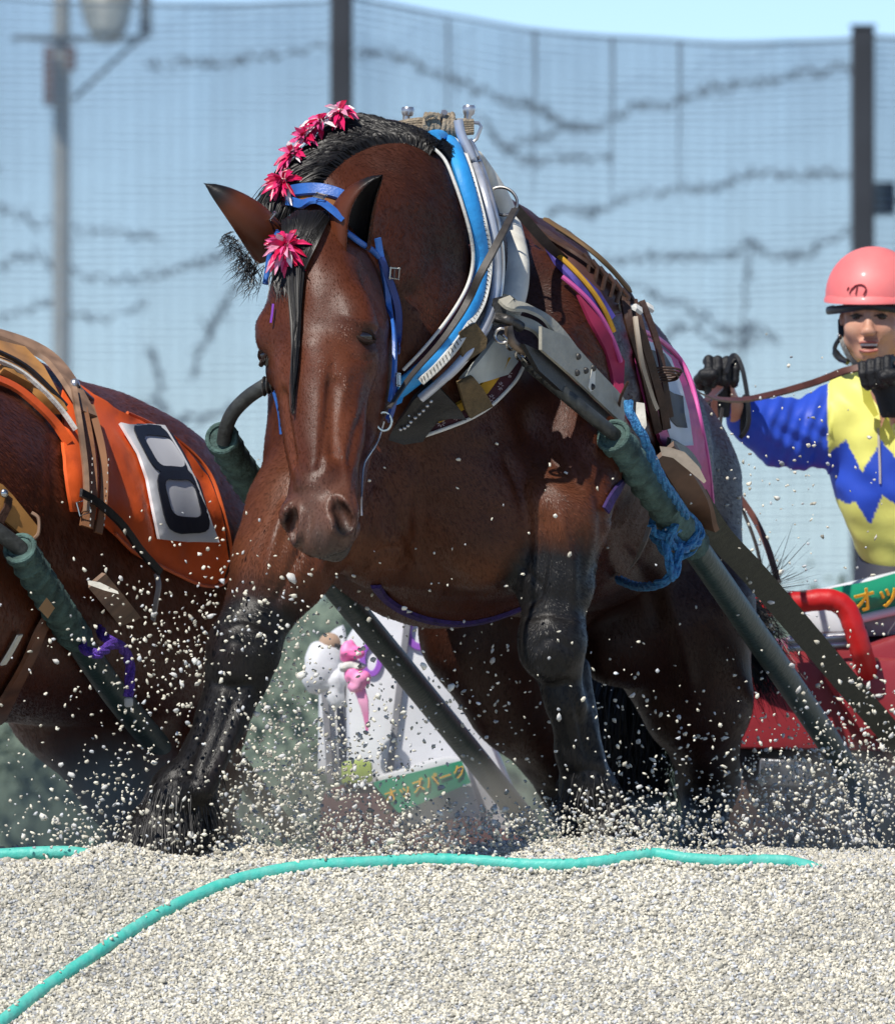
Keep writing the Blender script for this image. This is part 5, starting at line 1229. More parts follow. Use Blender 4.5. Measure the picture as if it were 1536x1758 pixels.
rope_tube([W(172, 1080, .85), W(180, 1095, .78), W(200, 1105, .78), W(214, 1118, .84), W(222, 1140, .9), W(223, 1170, .9), W(220, 1196, .9)], .012, VIO, 'hanging_end', vc)
rope_tube([W(138, 1100, .72), W(150, 1118, .66), W(170, 1122, .64), W(190, 1108, .72), W(198, 1104, .8)], .012, VIO, 'turn', vc)
MB().box(W(221, 1206, .9), (.020, .016, .022), bev=.004).build('white_tip', WHITE, vc)
MB().strip(smooth_path([W(268, 985, .95), W(272, 1005, .93), W(268, 1030, .95), W(262, 1065, 1.0)], 5), Vector((-.4, -.9, 0)), .014, .003).build('dangling_tie', mat('pale_tie', (.45, .42, .42), rough=.7), label='pale tie dangling below the orange cloth', cat='tie')

# ================================================================ rider
SKIN = mat('skin', (.60, .33, .22), rough=.48, nscale=30, namt=.14, spec=.4, bump=.08, bscale=180, col2=(.54, .26, .17))
YR = 4.0; Q = lambda u, v, dy=0: W(u, v, YR+dy)
pr = thing('person', 'driver in a pink helmet and yellow-blue jacket hauling on the reins at the right', 'person', W(1600, 1290, 4.3))
g = SDF((.70, 3.35, -.70), (1.55, 4.75, 1.52), .0055)
FC = Q(1497, 548)                                  # middle of the head
fy = R(8); fs = Vector((math.cos(fy), -math.sin(fy), 0)); ff = Vector((-math.sin(fy), -math.cos(fy), -.05)).normalized(); fu = Vector((0, 0, 1))
FH = lambda x, y_, z: FC+fs*x+ff*y_+fu*z          # x to picture right, y out of the face, z up
FM = np.array([[fs.x, ff.x, fu.x], [fs.y, ff.y, fu.y], [fs.z, ff.z, fu.z]])
fe = lambda c, r, k=.012, op='add': g.ell(FH(*c), r, FM, k, op)
fe((0, -.020, .045), (.076, .095, .090)); fe((0, .020, -.020), (.066, .062, .085), .02); fe((0, .035, -.088), (.036, .034, .026), .02)
for q in (-1, 1):
    fe((q*.034, .052, -.022), (.028, .026, .024), .02); fe((q*.055, -.01, -.06), (.020, .04, .030), .02)
    fe((q*.030, .075, .030), (.030, .012, .010), .012); fe((q*.076, -.012, -.012), (.010, .020, .032), .008)
    fe((q*.0105, .094, -.030), (.009, .010, .008), .006)
    fe((q*.031, .086, .012), (.019, .008, .008), .008, 'sub')
    g.cap(FH(q*.018, .086, -.038), .002, FH(q*.034, .070, -.070), .002, .008, 'sub')
g.cap(FH(0, .074, .022), .009, FH(0, .094, -.022), .0105, .012); fe((0, .100, -.026), (.011, .011, .010), .008)
g.cap(FH(-.022, .081, -.052), .006, FH(.022, .081, -.052), .006, .006); g.cap(FH(-.018, .078, -.078), .0075, FH(.018, .078, -.074), .0075, .008)
fe((0, .090, -.064), (.025, .016, .0105), .003, 'sub')
g.chain([(Q(1500, 600, .03), .055), (Q(1515, 670, .03), .062)], .02)
# torso, arms, hands, hips and legs inside the clothes
g.chain([(Q(1520, 720, .05), .12), (Q(1545, 860, .05), .115), (Q(1580, 980, .12), .12)], .05)
armL = [(Q(1448, 705, .02), .052), (Q(1345, 742, -.02), .042), (Q(1275, 715, -.10), .032), (Q(1246, 690, -.16), .027), (Q(1236, 655, -.20), .034)]
armR = [(Q(1600, 700, .05), .055), (Q(1640, 800, -.05), .045), (Q(1555, 725, -.22), .034), (Q(1528, 680, -.29), .029), (Q(1515, 645, -.33), .034)]
g.chain(armL, .02); g.chain(armR, .02)
for hx, sgn in ((Q(1545, 1010, .10), -1), (Q(1640, 1010, .10), 1)):
    g.chain([(hx, .09), (Q(1560+sgn*55, 1150, -.05), .075), (Q(1575+sgn*60, 1290, .15), .05), (Q(1575+sgn*60, 1310, .02), .045)], .03)
V_, Q_ = g.mesh(); link('body', mesh_from('body', relax(V_, Q_, 1), Q_), SKIN, pr)
EYEW = mat('tooth_white', (.75, .72, .65), rough=.3); DK = mat('dark_brow', (.02, .013, .010), rough=.6); LIP = mat('lip', (.40, .11, .09), rough=.45); MOU = mat('mouth_dark', (.06, .015, .012), rough=.6)
for q in (-1, 1):
    MB().ball(FH(q*.031, .069, .009), (.013, .0125, .009), 12, 8).build('eye', mat('dark_eye', (.03, .018, .012), rough=.12), pr)
    pth = [FH(q*.031+x, .084-(x*16)**2*.010, .010+.004*math.cos(x*80)) for x in np.linspace(-.017, .017, 7)]
    MB().tube(pth, [.001, .002, .0026, .0028, .0026, .002, .001], 6).build('eyelid', DK, pr)
    pth = [FH(q*(.014+x), .0855-(x*14)**2*.02, .030+.004*math.sin(x*70)-.002) for x in np.linspace(0, .036, 7)]
    MB().tube(pth, [(.0015, .0035), (.002, .005), (.002, .005), (.002, .0045), (.002, .004), (.0015, .003), (.001, .001)], 8).build('eyebrow', DK, pr)
mb = MB(); mb.ball(FH(0, .066, -.063), (.023, .014, .0105), 12, 6, rot=Matrix(FM.tolist())); mb.build('mouth', MOU, pr)
for k in range(8):
    x = (k-3.5)*.0053; MB().box(FH(x, .0800-(x*22)**2*.012, -.0605), (.0050, .004, .0065), bev=.001).build('tooth', EYEW, pr)
for z, r_ in ((-.0525, .0034), (-.0765, .0046)):
    pth = [FH(x, .0875-(x*20)**2*.016, z+(x*30)**2*.006*(1 if z < -.06 else -1)) for x in np.linspace(-.024, .024, 9)]
    MB().tube(pth, [r_*(.35+.65*math.cos(i*.39-1.57)) for i in range(9)], 8).build('lip', LIP, pr)
# helmet
HP = mat('pink_helmet', (.82, .17, .17), rough=.55, nscale=9, namt=.12, bump=.15, bscale=14, col2=(.84, .23, .22), coat=.08)
HC = FC+fu*.060+ff*(-.012)
V_ = []; F_ = []; nu, nv = 36, 14
for j in range(nv+1):
    th = j/nv*1.72
    for i in range(nu):
        a = 2*math.pi*i/nu; rx, ry, rz = .118, .122, .122
        rib = 1+.008*math.cos(a*6)*math.sin(th)
        V_.append(HC+fs*(rx*math.sin(th)*math.cos(a)*rib)+ff*(ry*math.sin(th)*math.sin(a)*rib)+fu*(rz*math.cos(th)))
for j in range(nv):
    for i in range(nu): F_.append((j*nu+i, (j+1)*nu+i, (j+1)*nu+(i+1) % nu, j*nu+(i+1) % nu))
hel = MB().add(V_, F_).build('helmet', HP, pr)
V_ = []; F_ = []; n_ = 25
for i in range(n_):
    a = R(-18)+R(216)*i/(n_-1); e = max(0, math.sin(a)); 
    for k, (rr_, dz, tk) in enumerate(((.985, .004, 0), (1.03+.04*e**1.5, -.006-.004*e, 0), (1.03+.04*e**1.5, -.013-.004*e, 0), (.96, -.014, 0))):
        V_.append(HC+fs*(.118*rr_*math.cos(a))+ff*(.122*rr_*math.sin(a))+fu*(-.002+dz))
for i in range(n_-1):
    for k in range(4): F_.append((i*4+k, i*4+(k+1) % 4, (i+1)*4+(k+1) % 4, (i+1)*4+k))
F_ += [(0, 1, 2, 3), tuple((n_-1)*4+k for k in (3, 2, 1, 0))]
MB().add(V_, F_).build('peak', HP, hel)
lo = MB()
for i in range(n_):
    pass
lo.tube([HC+fs*(.113*math.cos(a))+ff*(.114*math.sin(a))+fu*(-.022-.016*abs(math.cos(a))) for a in np.linspace(R(-25), R(205), 24)], [(.010, .005)]*24, 8); lo.build('lining', BLACKL, hel)
mk = MB()
for st_ in ([(-.048, .020), (-.052, .012)], [(-.046, .004), (-.040, .016), (-.034, .020)], [(-.040, .014), (-.030, .024), (-.014, .026), (-.004, .018), (-.006, .008), (-.010, .000)], [(-.026, .022), (-.028, .012), (-.030, .002)]):
    pp = []
    for x, z in st_:
        yy = .122*math.sqrt(max(0, 1-(x/.118)**2-((z+.004)/.122)**2)); pp.append(HC+fs*x+ff*(yy*1.014+.001)+fu*(z+.004))
    mk.tube(smooth_path(pp, 3), .0018, 5)
mk.build('helmet_mark', mat('dark_red_ink', (.20, .004, .015), rough=.5), hel)
MB().strip(smooth_path([FH(-.080, .0, .0), FH(-.074, .020, -.050), FH(-.052, .050, -.092), FH(-.02, .060, -.118), FH(.02, .060, -.118), FH(.06, .04, -.09)], 4), ff, .014, .003).build('chin_strap', BLACKL, hel)
MB().tube(smooth_path([FH(-.079, .010, -.045), FH(-.092, .02, -.070), FH(-.080, .04, -.092), FH(-.055, .055, -.105)], 4), [.006]*6+[.010]*4+[.008]*3, 8).build('chin_cup', mat('black_plastic', (.015, .016, .016), rough=.25, spec=.6), hel)
MB().ball(FH(-.080, .022, -.040), .005, 8, 6).build('snap', STEEL, hel)
# jacket
g = SDF((.60, 3.40, .20), (1.55, 4.45, 1.25), .0048)
g.ell(Q(1512, 740, .03), (.135, .12, .12), k=.05); g.ell(Q(1530, 830, .02), (.145, .125, .16), k=.08); g.ell(Q(1568, 930, .08), (.135, .125, .13), k=.08)
g.cap(Q(1462, 685, .03), .062, Q(1590, 685, .06), .065, .05); g.cap(Q(1500, 655, .03), .070, Q(1520, 690, .03), .09, .03)
g.chain([(Q(1450, 715, .02), .088), (Q(1395, 742, .0), .082), (Q(1345, 744, -.03), .078), (Q(1300, 725, -.08), .056), (Q(1278, 715, -.10), .046)], .04)
g.chain([(Q(1605, 715, .05), .085), (Q(1640, 800, -.04), .078), (Q(1590, 765, -.18), .060), (Q(1560, 728, -.23), .048)], .04)
g.ell(Q(1492, 655, -.10), (.030, .05, .055), k=.01, op='sub')
V_, Q_ = g.mesh(); V_ = relax(V_, Q_, 1); Nn_ = normals(V_, Q_)
sx = V_[:, 0]; U = 768+V_[:, 0]*S(YR); Vv_ = 879-(V_[:, 2]-CAMZ)*S(YR)
wr = np.where(U < 1425, .0045*np.sin(V_[:, 0]*75+V_[:, 2]*50+2.2*np.sin(V_[:, 2]*33))+.002*np.sin(V_[:, 0]*190-V_[:, 2]*70), .004*np.sin(V_[:, 0]*55+V_[:, 2]*28+np.sin(V_[:, 2]*30))+.0025*vnoise(V_, 60, 4))
V_ = V_+Nn_*(wr*np.clip((U-1280)/60, .2, 1))[:, None]
yel = np.array([.78, .76, .19]); blu = np.array([.025, .075, .52]); C_ = np.tile(yel, (len(V_), 1))
zt = np.interp(U, [1415, 1422, 1450, 1478, 1510, 1538, 1570, 1600, 1640], [778, 778, 756, 812, 756, 790, 756, 812, 760])
zb = np.interp(U, [1415, 1455, 1468, 1492, 1512, 1538, 1565, 1600, 1640], [846, 866, 860, 902, 850, 868, 850, 902, 850])
C_[(Vv_ > zt) & (Vv_ < zb) & (U > 1418)] = blu; C_[(U < 1420)] = blu; C_[(U > 1608)] = blu
me = mesh_from('jacket', V_, Q_); setcol(me, C_); jk = link('jacket', me, mat('jacket_nylon', (1, 1, 1), rough=.5, nscale=20, namt=.06, attr='coat', spec=.35, bump=.12, bscale=30), pr)
SKJ = Skin(V_, Q_)
p, nn = lay(SKJ, [(1507, 735), (1509, 780), (1511, 830)], .003, 3.9, 5, 2); MB().strip(p, nn, .006, .003).build('zip', mat('zip_pale', (.55, .50, .5), rough=.5), jk)
MB().tube([Q(1278+4*math.cos(t)*0, 715, -.10)+Vector((.012*math.sin(t)*.3, .046*math.cos(t), .046*math.sin(t))) for t in np.linspace(0, 6.283, 19)[:-1]], .012, 8, closed=True).build('cuff', mat('black_knit', (.015, .015, .017), rough=.9), jk)
MB().add([Q(1490, 672, -.14), Q(1508, 700, -.14), Q(1512, 735, -.13), Q(1525, 700, -.14), Q(1532, 680, -.13), Q(1512, 668, -.09)], [(0, 1, 2, 3, 4, 5)]).build('neck_skin', SKIN, jk, smooth=False)
slab('collar_flap', [(1478, 660), (1492, 668), (1508, 712), (1500, 716), (1482, 690)], lambda u, v: YR-.145, .006, mat('yellow_nylon', (.78, .74, .10), rough=.45), jk)
slab('collar_flap', [(1532, 690), (1545, 676), (1548, 700), (1530, 728), (1520, 716)], lambda u, v: YR-.145, .006, mat('yellow_nylon', (.78, .74, .10), rough=.45), jk)
tr_ = SDF((.85, 3.7, -.70), (1.70, 4.7, .75), .012)
for sgn in (-1, 1): tr_.chain([(Q(1592+sgn*45, 980, .10), .115), (Q(1560+sgn*55+30*(sgn > 0), 1150, -.05), .092), (Q(1575+sgn*60, 1290, .15), .066)], .05)
V_, Q_ = tr_.mesh(); link('trousers', mesh_from('trousers', V_, Q_), mat('dark_trousers', (.03, .032, .05), rough=.7), pr)
# gloved fists with five fingers each
GL = mat('black_glove', (.014, .014, .016), rough=.55, nscale=40, namt=.3, bump=.3, bscale=140, spec=.4)
def fist(name, c, sx_, up, fwd, sc, lab=None):
    """closed hand: palm block, four curled fingers side by side, thumb across"""
    up = up.normalized(); fwd = (fwd-up*fwd.dot(up)).normalized(); sd = up.cross(fwd)*sx_
    h = SDF(tuple(c-Vector((.1, .1, .1))), tuple(c+Vector((.1, .1, .1))), .003)
    L = lambda a, b, d: c+sd*(a*sc)+fwd*(b*sc)+up*(d*sc)
    h.ell(L(0, -.012, .0), [.040*sc, .024*sc, .040*sc], np.array([[sd.x, fwd.x, up.x], [sd.y, fwd.y, up.y], [sd.z, fwd.z, up.z]]), .012)
    for k, ln in enumerate((.96, 1.05, 1.0, .84)):
        x = -.030+.020*k; r = .0108*sc*(1 if k < 3 else .88)
        pts = [L(x, -.008, .034), L(x, .020*ln, .038), L(x, .036*ln, .020), L(x, .034*ln, -.004), L(x, .016*ln, -.012), L(x, .004, -.002)]
        for a, b in zip(pts, pts[1:]): h.cap(a, r, b, r*.97, .0025)
    th = [L(-.040, -.020, -.020), L(-.048, .008, -.008), L(-.042, .034, .004), L(-.022, .047, .006)]
    for a, b in zip(th, th[1:]): h.cap(a, .0125*sc, b, .0115*sc, .004)
    h.cap(L(0, -.020, -.030), .030*sc, L(0, -.022, -.075), .029*sc, .012)
    v__, q__ = h.mesh(); return link(name, mesh_from(name, v__, q__), GL, pr)
fist('glove', Q(1236, 648, -.20), 1, Vector((.06, 0, 1)), Vector((.1, -1, .1)), 1.12)
fist('glove', Q(1512, 648, -.34), -1, Vector((-.25, -.1, 1)), Vector((-.35, -1, -.05)), 1.12)
# reins held by the driver
r1 = thing('rein', 'brown leather rein stretched from the horse\'s rump across to the driver\'s hand', 'rein', W(1350, 690, 3.7))
MB().strip(smooth_path([W(1190, 668, 2.6), W(1220, 682, 2.9), W(1270, 686, 3.2), W(1330, 675, 3.45), W(1400, 655, 3.6), W(1450, 636, 3.66), W(1490, 628, 3.66)], 6), Vector((0, -.9, .35)), [.010]*6+[.020]*31, .004).build('long_length', REINL, r1)
r2 = thing('rein', 'brown leather rein hanging in a slack loop below the driver\'s left glove', 'rein', W(1290, 900, 3.6))
MB().strip(smooth_path([W(1196, 700, 2.6), W(1215, 685, 3.0), W(1236, 664, 3.72)], 5), Vector((0, -1, .2)), .020, .004).build('gripped_length', REINL, r2)
MB().strip(smooth_path([W(1228, 668, 3.74), W(1226, 700, 3.72), W(1232, 750, 3.68), W(1240, 790, 3.6), W(1262, 840, 3.5), W(1295, 890, 3.4), W(1318, 940, 3.3), W(1336, 1000, 3.2)], 6), Vector((.3, -1, .1)), .018, .004).build('slack_length', REINL, r2)
MB().strip(smooth_path([W(1240, 700, 3.70), W(1236, 740, 3.68), W(1240, 800, 3.6), W(1268, 860, 3.5), W(1296, 930, 3.4), W(1312, 1000, 3.3)], 6), Vector((.5, -1, .1)), .009, .004).build('thin_length', GREYL, r2)
MB().strip(smooth_path([W(1246, 640, 3.74), W(1256, 612, 3.76), W(1266, 614, 3.76), W(1276, 640, 3.75), W(1284, 690, 3.74), W(1284, 730, 3.75), W(1270, 752, 3.76)], 6), Vector((.2, -1, .1)), .012, .004).build('wrist_loop', BLACKL, r2)

# ================================================================ sleds
RED = mat('sled_red', (.30, .022, .032), rough=.38, nscale=5, namt=.35, bump=.15, bscale=20, col2=(.26, .03, .035)); REDP = mat('red_vinyl', (.66, .015, .015), rough=.42, nscale=14, namt=.2, bump=.3, bscale=26)
IRON = mat('iron', (.05, .048, .05), rough=.6, metal=.4, nscale=20, namt=.4, bump=.3); WCL = mat('white_sheet', (.72, .73, .76), rough=.5, nscale=6, namt=.1, bump=.25, bscale=12)
GREENB = mat('green_banner', (.012, .33, .17), rough=.5, nscale=10, namt=.1); YLT = mat('yellow_lettering', (.95, .50, .03), rough=.5, namt=.05)
def text(s_, parent, name, origin, xd, zd, size, m, th=.002):
    cu = bpy.data.curves.new(name, 'FONT'); cu.body = s_; cu.size = size; cu.extrude = th; cu.align_x = 'LEFT'; cu.offset = size*.012
    tmp = bpy.data.objects.new('t', cu); COL.objects.link(tmp); dg = bpy.context.evaluated_depsgraph_get(); me = bpy.data.meshes.new_from_object(tmp.evaluated_get(dg)); bpy.data.objects.remove(tmp)
    xd = Vector(xd).normalized(); zd = Vector(zd); zd = (zd-xd*zd.dot(xd)).normalized(); nd = xd.cross(zd)
    M = Matrix(((xd.x, zd.x, nd.x, origin.x), (xd.y, zd.y, nd.y, origin.y), (xd.z, zd.z, nd.z, origin.z), (0, 0, 0, 1))); me.transform(M)
    me.name = name; return link(name, me, m, parent)
sr = thing('racing_sled', 'heavy red iron sled with padded red rail and green banner behind the centre horse', 'sled', W(1480, 1400, 4.4))
mb = MB()
a0 = W(1262, 1128, 3.5); 
def prism(poly, y0, y1, name, m, parent, bev=0):
    F_ = [W(u, v, y0) for u, v in poly]; B_ = [Vector((p_.x, y1, p_.z)) for p_ in F_]; n_v = len(F_)
    ar = sum(F_[i].x*F_[(i+1) % n_v].z-F_[(i+1) % n_v].x*F_[i].z for i in range(n_v))
    if ar < 0: F_.reverse(); B_.reverse()
    me = mesh_from(name, F_+B_, [tuple(range(n_v)), tuple(range(2*n_v-1, n_v-1, -1))]+[(i, i+n_v, (i+1) % n_v+n_v, (i+1) % n_v) for i in range(n_v)], False)
    if bev:
        import bmesh
        bm = bmesh.new(); bm.from_mesh(me); bmesh.ops.bevel(bm, geom=bm.edges[:], offset=bev, segments=2, profile=.6, affect='EDGES'); bm.to_mesh(me); bm.free()
        me.polygons.foreach_set('use_smooth', np.ones(len(me.polygons), bool))
        try: me.set_sharp_from_angle(angle=R(50))
        except Exception: pass
    return link(name, me, m, parent)
prism([(1258, 1160), (1290, 1120), (1350, 1108), (1420, 1106), (1480, 1112), (1530, 1095), (1600, 1080), (1700, 1080), (1700, 1290), (1500, 1290), (1250, 1285)], 3.55, 5.4, 'nose_cowl', RED, sr, .02)
prism([(1405, 1150), (1450, 1128), (1540, 1130), (1640, 1150), (1640, 1270), (1480, 1270)], 3.46, 3.56, 'cowl_bulge', RED, sr, .035)
for dz, x0 in ((1310, 1265), (1310, 1640)):
    c = W(x0, dz, 3.8); MB().box((c.x, 4.5, -.30), (.10, 2.2, .55), bev=.03).build('runner', IRON, sr)
c = W(1450, 1300, 3.9); MB().box((c.x, 3.75, .02), (.62, .16, .16), bev=.02).build('cross_beam', mat('rust_iron', (.10, .06, .05), rough=.8, nscale=25, namt=.4), sr)
MB().box((W(1540, 0, 4.6).x, 4.7, -.12), (.75, 1.7, .06), bev=.01).build('deck', IRON, sr)
c = W(1348, 1328, 3.55); MB().box(c, (.130, .02, .066), Matrix.Rotation(.06, 3, 'Y'), .004).build('step_plate', mat('worn_alloy', (.42, .43, .45), rough=.35, metal=.6, nscale=10, namt=.8, bump=1, bscale=30), sr)
prism([(1245, 1285), (1500, 1290), (1500, 1470), (1245, 1470)], 3.72, 3.86, 'front_plate', IRON, sr, .01)
rl = smooth_path([W(1262, 1060, 3.45), W(1280, 1046, 3.42), W(1330, 1038, 3.4), W(1385, 1032, 3.4), W(1425, 1030, 3.4), W(1452, 1046, 3.4), W(1468, 1085, 3.4), W(1480, 1125, 3.42), W(1492, 1165, 3.5)], 6)
MB().tube(rl, [.027+.0006*math.sin(i*1.9) for i in range(len(rl))], 16).build('padded_rail', REDP, sr)
prism([(1378, 1062), (1392, 1046), (1418, 1040), (1440, 1058), (1452, 1086), (1400, 1088)], 3.52, 3.8, 'white_cover', WCL, sr, .012)
MB().tube([W(1352, 1100, 3.5), W(1470, 1092, 3.5)], .012, 10).build('alloy_bar', SILVER, sr); MB().tube([W(1352, 1113, 3.5), W(1460, 1106, 3.5)], .010, 10).build('alloy_bar', SILVER, sr)
# banner roll
bd = thing('banner', 'green banner with yellow Japanese lettering along the top of the red sled', 'banner', W(1480, 1060, 3.9))
A_ = W(1412, 1043, 3.72); B_ = W(1660, 985, 3.9); ax = (B_-A_).normalized(); upv = Vector((0, -.25, 1)); upv = (upv-ax*upv.dot(ax)).normalized(); outv = upv.cross(ax); 
if outv.y > 0: outv = -outv
hgt = .084; V_ = []; F_ = []
for i in range(13):
    for j in range(9):
        t = j/8; prof = math.sin(t*math.pi)*.022; bulge = .006*math.sin(i*1.3); V_.append(A_+ax*((B_-A_).length*i/12)+upv*(hgt*(t-.5)+bulge*.4)+outv*(prof))
for i in range(12):
    for j in range(8): F_.append((i*9+j, (i+1)*9+j, (i+1)*9+j+1, i*9+j+1))
MB().add(V_, F_).build('green_face', GREENB, bd)
MB().tube([A_+outv*-.040, B_+outv*-.040], [.034, .034], 14).build('roll', WCL, bd)
MB().tube([A_-upv*.050+outv*.002, B_-upv*.050+outv*.002], .012, 10).build('white_edge', WCL, bd)
text('オッズパーク', bd, 'lettering', A_+ax*.070-upv*.022+outv*.0255, ax, upv, .068, YLT)
prism([(1440, 1070), (1536, 1052), (1640, 1030), (1640, 1085), (1470, 1095)], 3.85, 4.3, 'grey_locker', mat('grey_locker', (.40, .41, .43), rough=.45, nscale=8, namt=.2), sr, .01)
prism([(1470, 1078), (1486, 1075), (1490, 1098), (1474, 1100)], 3.80, 3.86, 'latch', BLACKL, sr)

# sled of the left horse (seen under the centre horse)
sw = thing('racing_sled', 'white-sheeted sled with purple rings and grey straps seen under the centre horse\'s belly', 'sled', W(740, 1440, 4.4))
prism([(560, 1090), (590, 1070), (600, 1150), (600, 1330), (545, 1330), (548, 1120)], 4.35, 4.6, 'sheeted_bundle', WCL, sw, .02)
prism([(592, 1095), (640, 1040), (700, 1020), (780, 1120), (900, 1405), (880, 1440), (660, 1430), (620, 1345), (596, 1330)], 4.15, 5.6, 'white_sheet', WCL, sw, .03)
prism([(640, 1335), (760, 1300), (800, 1300), (830, 1420), (690, 1430)], 4.04, 4.16, 'front_flap', WCL, sw, .02)
prism([(555, 1360), (600, 1345), (650, 1350), (690, 1400), (700, 1470), (540, 1470)], 4.0, 4.15, 'maroon_nose', mat('dusty_maroon', (.16, .06, .06), rough=.7, nscale=10, namt=.3), sw, .02)
prism([(690, 1425), (800, 1400), (900, 1440), (900, 1480), (690, 1480)], 4.02, 4.14, 'maroon_base', mat('dusty_maroon', (.16, .06, .06)), sw, .02)
prism([(586, 1310), (620, 1304), (638, 1310), (640, 1344), (586, 1346)], 3.98, 4.1, 'lime_pad', mat('lime_vinyl', (.50, .62, .16), rough=.5), sw, .008)
GS = mat('grey_webbing', (.24, .24, .26), rough=.8, nscale=30, namt=.15)
for a, b, y_ in (((704, 1030), (668, 1330), 4.135), ((556, 1170), (568, 1345), 4.33), ((578, 1130), (590, 1330), 4.33)):
    pp = [W(a[0]+(b[0]-a[0])*t, a[1]+(b[1]-a[1])*t, y_-.004) for t in np.linspace(0, 1, 6)]; MB().strip(pp, Vector((0, -1, 0)), .018, .005).build('strap', GS, sw)
PUR = mat('purple_print', (.36, .12, .60), rough=.5)
def flatring(u, v, ru, rv, y_, w_, a0=0, a1=6.283):
    pp = [W(u+ru*math.cos(t), v+rv*math.sin(t), y_) for t in np.linspace(a0, a1, 26)]; return MB().strip(pp, Vector((0, -1, 0)), w_, .004).build('printed_ring', PUR, sw)
flatring(637, 1132, 15, 25, 4.142, .016); flatring(722, 1085, 22, 26, 4.142, .018, .3, 4.6); flatring(668, 1048, 12, 20, 4.142, .014, 3.1, 6.2)
PKR = mat('hot_pink', (.95, .10, .42), rough=.5, nscale=12, namt=.3, col2=(.95, .45, .65))
def crumple(o, f, amp, seed):
    me = o.data; n_ = len(me.vertices); a_ = np.empty(n_*3, np.float32); me.vertices.foreach_get('co', a_); a_ = a_.reshape(-1, 3); c_ = a_.mean(0); d_ = a_-c_
    a_ = c_+d_*(1+amp*vnoise(a_, f, seed)+amp*.6*np.abs(vnoise(a_, f*2.3, seed+1)))[:, None]; me.vertices.foreach_set('co', a_.ravel()); me.update()
rb = thing('pink_ribbon', 'hot pink and white knotted ribbon hanging on the white sled cover', 'ribbon', W(610, 1240, 4.0))
crumple(MB().ball(W(602, 1120, 3.98), (.026, .02, .022), 28, 20).build('knot', PKR, rb), 130, .3, 1); crumple(MB().ball(W(612, 1168, 3.98), (.030, .02, .026), 28, 20).build('knot', PKR, rb), 130, .3, 2); crumple(MB().ball(W(606, 1144, 3.985), (.030, .02, .016), 28, 20).build('white_knot', WHITE, rb), 130, .3, 3)
MB().strip(smooth_path([W(616, 1180, 3.98), W(624, 1205, 3.98), W(628, 1230, 3.99), W(630, 1255, 4.0)], 4), Vector((0, -1, 0)), [.032, .03, .028, .026, .026, .022, .02, .018, .014, .012, .01, .008, .006], .004).build('tail', PKR, rb)
bn = thing('tied_bundle', 'pale bundle with a beige top strapped at the left end of the white sled', 'bundle', W(570, 1180, 4.2))
MB().ball(W(566, 1104, 4.2), (.028, .03, .026), 12, 8).build('beige_top', mat('beige_felt', (.50, .34, .24), rough=.8), bn)
crumple(MB().ball(W(556, 1145, 4.2), (.048, .04, .070), 32, 22).build('white_body', WCL, bn), 60, .16, 3); crumple(MB().ball(W(578, 1172, 4.2), (.034, .04, .060), 32, 22).build('white_body', WCL, bn), 70, .18, 5)
MB().tube(smooth_path([W(575, 1108, 4.16), W(590, 1112, 4.15), W(596, 1120, 4.15)], 4), .005, 6).build('cord', IRON, bn)
bd2 = thing('banner', 'tilted green sign with yellow Japanese lettering on the front of the white sled', 'banner', W(730, 1390, 3.95))
q4 = [W(634, 1350, 3.98), W(780, 1308, 3.98), W(806, 1340, 3.98), W(806, 1352, 3.98), W(688, 1395, 3.98), W(680, 1390, 3.98)]
slab('green_board', [(638, 1344), (792, 1306), (808, 1344), (684, 1396)], lambda u, v: 3.99, .012, GREENB, bd2)
text('オッズパーク', bd2, 'lettering', W(662, 1378, 3.984), W(790, 1334, 3.984)-W(662, 1378, 3.984), Vector((-.1, 0, 1)), .036, YLT, .0015)

# ================================================================ hoses
HOSE = mat('teal_hose', (.045, .50, .41), rough=.5, nscale=34, namt=.12, bump=.35, bscale=60, col2=(.14, .52, .44), spec=.45)
def hose(pts, r, label, sink=.25):
    pp = []
    for p_ in smooth_path([Vector((u, v, 0)) for u, v in pts], 10):
        # find where the line of sight meets the mound
        u, v = p_.x, p_.y; best = None; prev = None
        for y in np.linspace(-2.2, .6, 281):
            q = W(u, v, y); dz = q.z-(float(gz(q.x, q.y))+r*.6)
            if prev is not None and prev[0] > 0 >= dz: best = q; break
            prev = (dz, y)
        if best is None: best = W(u, v, -.15)
        pp.append(best)
    ys_ = [q.y for q in pp]
    for _ in range(12): ys_ = [ys_[0]]+[.25*ys_[i-1]+.5*ys_[i]+.25*ys_[i+1] for i in range(1, len(ys_)-1)]+[ys_[-1]]
    pp = [W(768+q.x*S(q.y), 879-(q.z-CAMZ)*S(q.y), y) for q, y in zip(pp, ys_)]
    pp = [Vector((q.x, q.y, max(q.z, float(gz(q.x, q.y))+r*sink))) for q in pp]; pp += [pp[-1]+Vector((.05, 0, -.012)), pp[-1]+Vector((.10, 0, -.035))]
    MB().tube(pp, [(r, r*.92)]*len(pp), 14).build('hose', HOSE, label=label, cat='hose')
    return pp
HP_ = hose([(-70, 1820), (-20, 1775), (62, 1708), (140, 1655), (205, 1612), (270, 1572), (340, 1538), (400, 1514), (470, 1497), (540, 1487), (640, 1482), (740, 1477), (820, 1480), (900, 1486), (980, 1486), (1040, 1480), (1090, 1471), (1130, 1468), (1180, 1476), (1250, 1480), (1300, 1479), (1350, 1480)], .0155, 'long teal hose curving from the lower left across the gravel in front of the hooves')
MB().tube(smooth_path([W(-60, 1472, -.12), W(20, 1468, -.12), W(80, 1465, -.12), W(130, 1466, -.12), W(190, 1478, -.12)], 5), .0155, 14).build('hose', HOSE, cat='hose', label='short stretch of teal hose at the left edge running under the gravel heap')

